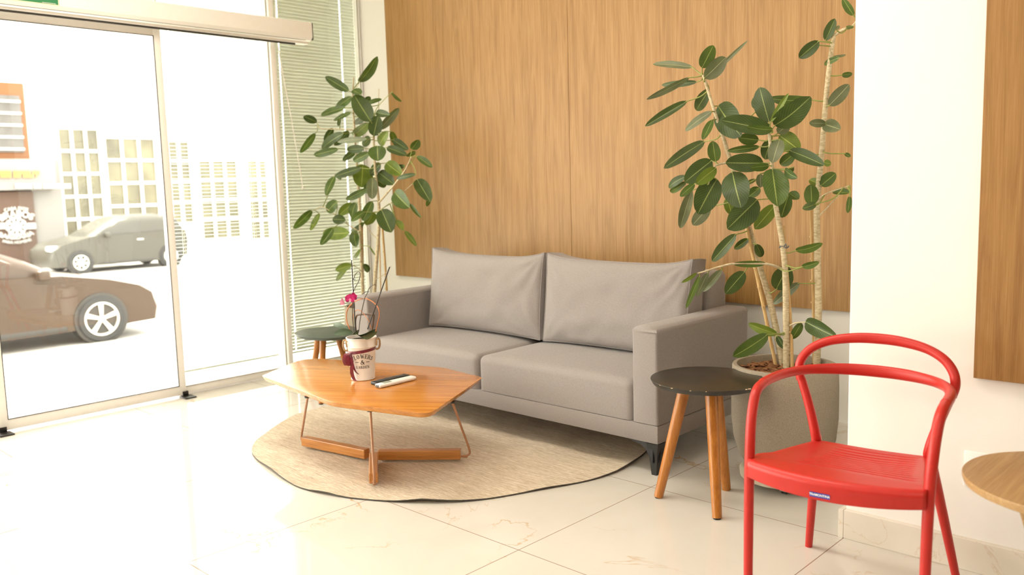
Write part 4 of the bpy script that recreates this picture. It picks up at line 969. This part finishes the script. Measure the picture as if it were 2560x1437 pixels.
# --- fig tree in the corner by the blind
pl_ = V((-4.47, 3.40, 0))
fl_ = potted(pl_, 'tall rubber fig in a pale concrete pot in the corner by the window blind', .0005, .205, .503)
def PL(x, y, d): return atY(640+x/2.246, 80+y/2.246, d)
DL = 3.38
trunksL = [([(607, 1560), (598, 1430), (588, 1150), (577, 900), (560, 650), (545, 400), (548, 255)], [3.42]*7, .0125, .004, [([(330, 1000), (375, 982), (450, 1030), (530, 1090), (582, 1120)][::-1], [3.42, 3.4, 3.36, 3.32, 3.3], .004), ([(560, 552), (520, 548), (430, 545), (380, 545), (345, 532)], [3.42, 3.4, 3.36, 3.32, 3.3], .0045), ([(600, 1350), (565, 1320), (535, 1300)], [3.42, 3.38, 3.36], .003), ([(548, 330), (572, 300), (582, 275)], [3.42, 3.42, 3.4], .003)]),
 ([(660, 1560), (668, 1400), (690, 1100), (688, 950), (668, 760), (660, 560), (655, 500)], [3.36]*7, .0135, .0045, [([(692, 955), (740, 900), (790, 840), (840, 770), (872, 700)], [3.36, 3.34, 3.32, 3.3, 3.28], .0065), ([(695, 1000), (770, 950), (878, 852)], [3.36, 3.34, 3.32], .003), ([(684, 600), (688, 450), (690, 318)], [3.40, 3.44, 3.46], .004), ([(668, 1390), (720, 1360), (758, 1315)], [3.36, 3.34, 3.32], .0028), ([(680, 1160), (650, 1130), (610, 1075)], [3.36, 3.34, 3.32], .0025)])]
stakesL = [([(742, 1580), (725, 1300), (708, 1080)], [3.44]*3, .007), ([(606, 1560), (600, 1350), (597, 1090)], [3.45]*3, .006), ([(703, 1580), (697, 1300), (692, 1150)], [3.42]*3, .004)]
lvL = [((580, 280), (673, 134), 54, M_, .04, .04), ((520, 330), (388, 252), 52, D), ((545, 325), (592, 350), 44, M_), ((537, 363), (448, 426), 44, M_), ((502, 424), (364, 470), 38, M_), ((532, 450), (434, 494), 26, M_), ((470, 485), (462, 528), 20, D), ((340, 507), (266, 474), 42, D), ((332, 570), (250, 680), 38, M_), ((645, 502), (545, 358), 100, D, -.08, -.1), ((605, 392), (645, 368), 34, D), ((618, 405), (706, 376), 24, M_), ((760, 340), (814, 393), 17, M_), ((695, 545), (802, 426), 46, G), ((675, 450), (748, 475), 42, D),
 ((660, 582), (682, 468), 76, D, -.05, -.05), ((632, 508), (548, 582), 58, LI), ((742, 558), (698, 637), 52, LI), ((760, 558), (786, 632), 38, LI), ((770, 605), (854, 662), 46, D), ((876, 658), (912, 604), 48, M_), ((735, 648), (848, 692), 46, D), ((896, 674), (843, 693), 24, D), ((905, 698), (992, 757), 38, M_), ((680, 640), (685, 724), 98, M_, -.1, -.12), ((622, 600), (458, 608), 32, G, -.08, -.1), ((492, 568), (368, 652), 52, D), ((432, 540), (380, 615), 38, D), ((462, 655), (325, 690), 42, M_), ((520, 558), (443, 638), 48, D, .04, .0), ((607, 652), (512, 668), 48, D), ((637, 678), (548, 727), 48, M_, -.06, -.08), ((562, 672), (485, 718), 36, D),
 ((590, 763), (438, 806), 44, D, -.06, -.1), ((600, 745), (590, 872), 112, LI, .02, .0), ((440, 812), (388, 917), 42, M_), ((450, 800), (470, 830), 26, M_), ((732, 735), (816, 806), 74, LI, .04, .02), ((836, 750), (732, 782), 32, D), ((688, 788), (775, 856), 74, D), ((655, 818), (650, 937), 64, G, -.08, -.08), ((665, 820), (727, 870), 48, D), ((622, 880), (502, 937), 42, M_, -.06, -.08), ((897, 798), (790, 828), 28, D), ((905, 828), (978, 955), 78, D), ((975, 925), (960, 980), 26, M_), ((778, 900), (862, 988), 86, M_, -.05, -.08), ((866, 965), (927, 1046), 22, M_), ((705, 998), (762, 1124), 98, D, -.1, -.13), ((785, 1055), (817, 1114), 38, LI), ((836, 1118), (905, 1199), 30, LI),
 ((652, 950), (604, 1062), 54, M_, -.06, -.08), ((662, 1013), (618, 1084), 54, LI, .0, .0), ((455, 948), (402, 1012), 58, M_), ((314, 1003), (210, 1102), 46, M_), ((355, 1020), (306, 1114), 30, LI), ((542, 963), (468, 1032), 52, LI), ((560, 958), (535, 1042), 50, M_, .04, .04), ((607, 1010), (534, 1062), 38, M_), ((502, 1055), (430, 1050), 52, D), ((522, 1126), (376, 1140), 74, LI), ((432, 1102), (368, 1199), 44, M_), ((550, 1118), (562, 1206), 54, M_, .0, -.02), ((607, 1068), (533, 1120), 28, M_), ((586, 1218), (552, 1270), 20, LI), ((637, 1203), (672, 1257), 9, LI), ((537, 1308), (447, 1338), 46, LI), ((515, 1320), (445, 1390), 27, LI), ((605, 1303), (632, 1347), 34, M_), ((600, 470), (560, 520), 40, D), ((640, 590), (600, 640), 46, M_), ((700, 740), (640, 800), 50, D, .03, .03), ((610, 900), (650, 850), 44, M_, .03, .03)]
plant(fl_, trunksL, stakesL, lvL, PL, 2.246, DL, 3.80, 23)

# ------------------------------------------------------------------ red armchair
CO, CR = V((-.9365, 2.2485, 0)), .1124
cc_, cs2 = math.cos(CR), math.sin(CR)
def W(u, v, z): return V((CO.x+u*cc_-v*cs2, CO.y+u*cs2+v*cc_, z))
ch = thing('armchair', W(0, .2, 0), 'red plastic armchair with curved arms in front of the white column', 'chair')
zs = .445
RL = .0145
def seat_hw(v):
    k = max(0, min(1, (v-.03)/.06)); k = k*k*(3-2*k); k2 = max(0, min(1, (v-.05)/.30))
    return .236*(1-k)+(.216-.052*k2)*k
def seat_z(u, v): 
    z = zs - .03*max(0, min(1, v/.33)) - .012*math.exp(-((v-.22)/.12)**2)*(1-(u/.22)**2)
    ribm = max(0, min(1, (u+.13)/.05))*max(0, min(1, (.2-abs(u))/.03))*max(0, min(1, (v-.0)/.03))*max(0, min(1, (.34-v)/.02))
    return z - .006*ribm*max(0, math.cos(2*math.pi*v/.0265))
m = MB()
NV = 90
def seat_fn(a, b):
    u = b*2-1
    bow = -.052*(1-u*u)
    if a < .72:
        s = a/.72; v = .352-(.352+.022-bow*1.0)*s if False else .352+((-.028+bow)-.352)*s
        return W(u*seat_hw(max(v, -.02 if v < .03 else v)), v, seat_z(u*.23, v))
    s = (a-.72)/.28; th = min(1, s/.45)*math.pi/2; r = .016
    v0 = -.028+bow; y = v0-r*math.sin(th); z = seat_z(u*.23, v0)-r*(1-math.cos(th))
    if s > .45: z -= (s-.45)/.55*(.029+.010*(1-u*u)); y += .004*(s-.45)
    return W(u*.236, y, z)
m.grid(seat_fn, NV+40, 48)
se = m.build('seat', 'red_plastic', ch, ang=60)
sm = se.modifiers.new('thick', 'SOLIDIFY'); sm.thickness = .007; sm.offset = 0
for s in (-1, 1):
    m = MB(); m.tube([W(s*.2345, -.035, 0), W(s*.236, -.03, .2), W(s*.238, -.02, .42), W(s*.242, .0, .54), W(s*.245, .03, .605), W(s*.247, .062, .632), W(s*.247, .11, .642)], [.0125, .0135, RL, RL, RL, .0145, .0145], 16, 6)
    m.build('front_leg', 'red_plastic', ch, ang=60)
    m = MB(); m.tube([W(s*.227, .485, 0), W(s*.195, .42, .22), W(s*.168, .362, .40), W(s*.166, .345, .44), W(s*.19, .352, .53), W(s*.218, .36, .61)], [.012, .0145, .016, .0155, .014, .0135], 16, 6)
    m.build('back_leg', 'red_plastic', ch, ang=60)
arc = [(-.247, .108), (-.245, .17), (-.236, .235), (-.212, .30), (-.165, .355), (-.09, .395), (0, .408), (.09, .395), (.165, .355), (.212, .30), (.236, .235), (.245, .17), (.247, .108)]
fl2 = [(1, 1), (1, 1), (1, 1), (.95, 1.0), (.85, 1.1), (.75, 1.25), (.7, 1.3), (.75, 1.25), (.85, 1.1), (.95, 1.0), (1, 1), (1, 1), (1, 1)]
MB().tube([W(u, v, .6425+.004*math.sin(i/12*math.pi)) for i, (u, v) in enumerate(arc)], .0145, 16, 6, flat=fl2).build('arm_rail', 'red_plastic', ch, ang=60)
hp = [(-.218, .358, .605), (-.226, .362, .640), (-.218, .370, .675), (-.19, .382, .708), (-.14, .396, .732), (-.07, .407, .745), (0, .412, .748), (.07, .407, .745), (.14, .396, .732), (.19, .382, .708), (.218, .370, .675), (.226, .362, .640), (.218, .358, .605)]
fl3 = [(1, 1)]*3+[(1, 1), (.9, 1.05), (.8, 1.15), (.78, 1.2), (.8, 1.15), (.9, 1.05), (1, 1)]+[(1, 1)]*3
MB().tube([W(*p) for p in hp], .0138, 16, 6, flat=fl3).build('back_hoop', 'red_plastic', ch, ang=60)
MB().tube([W(-.17, .352, .405), W(0, .357, .400), W(.17, .352, .405)], .010, 10, 6).build('rear_rail', 'red_plastic', ch)
# maker's badge on the front edge
def badge(u, z, off):
    bow = -.052*(1-(u/.236)**2); return W(u, -.028+bow-.016-.0035+.001-off, z)
m = MB(); u0, u1, z0, z1 = -.040, .014, .398, .4115
m.grid(lambda a, b: badge(u0+(u1-u0)*a, z0+(z1-z0)*b, .0012), 8, 1); bd = m.build('badge', 'badge_blue', ch, smooth=False)
me = text_mesh('TRAMONTINA', .0088, .00022, 0); m = MB(); m.b.from_mesh(me); bpy.data.meshes.remove(me)
for v in m.b.verts: v.co = badge((u0+u1)/2+v.co.x*.94, (z0+z1)/2+v.co.y, .0017)
m.build('lettering', 'badge_white', bd, smooth=False)

# ------------------------------------------------------------------ round table at the right edge, socket
rz_ = .50; rc = V((-.3416*(CAMH-rz_)/(CAMH-.6), 2.0505*(CAMH-rz_)/(CAMH-.6), 0)); rr_ = .2171*(CAMH-rz_)/(CAMH-.6)
rtb = thing('side_table', rc, 'round light oak side table at the right edge, beside the red armchair', 'side table')
MB().lathe([(0, rz_-.022), (rr_*.96, rz_-.022), (rr_*.985, rz_-.019), (rr_, rz_-.008), (rr_, rz_-.002), (rr_-.002, rz_), (0, rz_)], (rc.x, rc.y, 0), 96).build('tabletop', 'oak_laminate', rtb, ang=30)
for a in (200, 320, 80):
    d = V((math.cos(R(a)), math.sin(R(a)), 0)); A = rc+d*.10+V((0, 0, rz_-.022)); B = rc+d*.2+V((0, 0, 0))
    if a == 200: A = V((*(rc+d*.12).xy, rz_-.021)); B = rc+V((.02, -.02, 0))+d*.0
    MB().tube([B, A], [.013, .021], 16).build('leg', 'oak_laminate', rtb)
sp = atY(2412, 1124, YC)
so = tag(MB().box(sp.x, sp.x+.075, YC-.007, YC+.001, sp.z-.115, sp.z, .003).build('wall_socket', 'white_plastic', origin=(sp.x+.037, YC, sp.z-.06)), 'white wall socket plate behind the round oak table', 'socket')
MB().box(sp.x+.015, sp.x+.06, YC-.009, YC-.006, sp.z-.085, sp.z-.03, .004).build('socket_face', 'white_plastic', so)
for o in bpy.data.objects:
    if 'o' in o: del o['o']
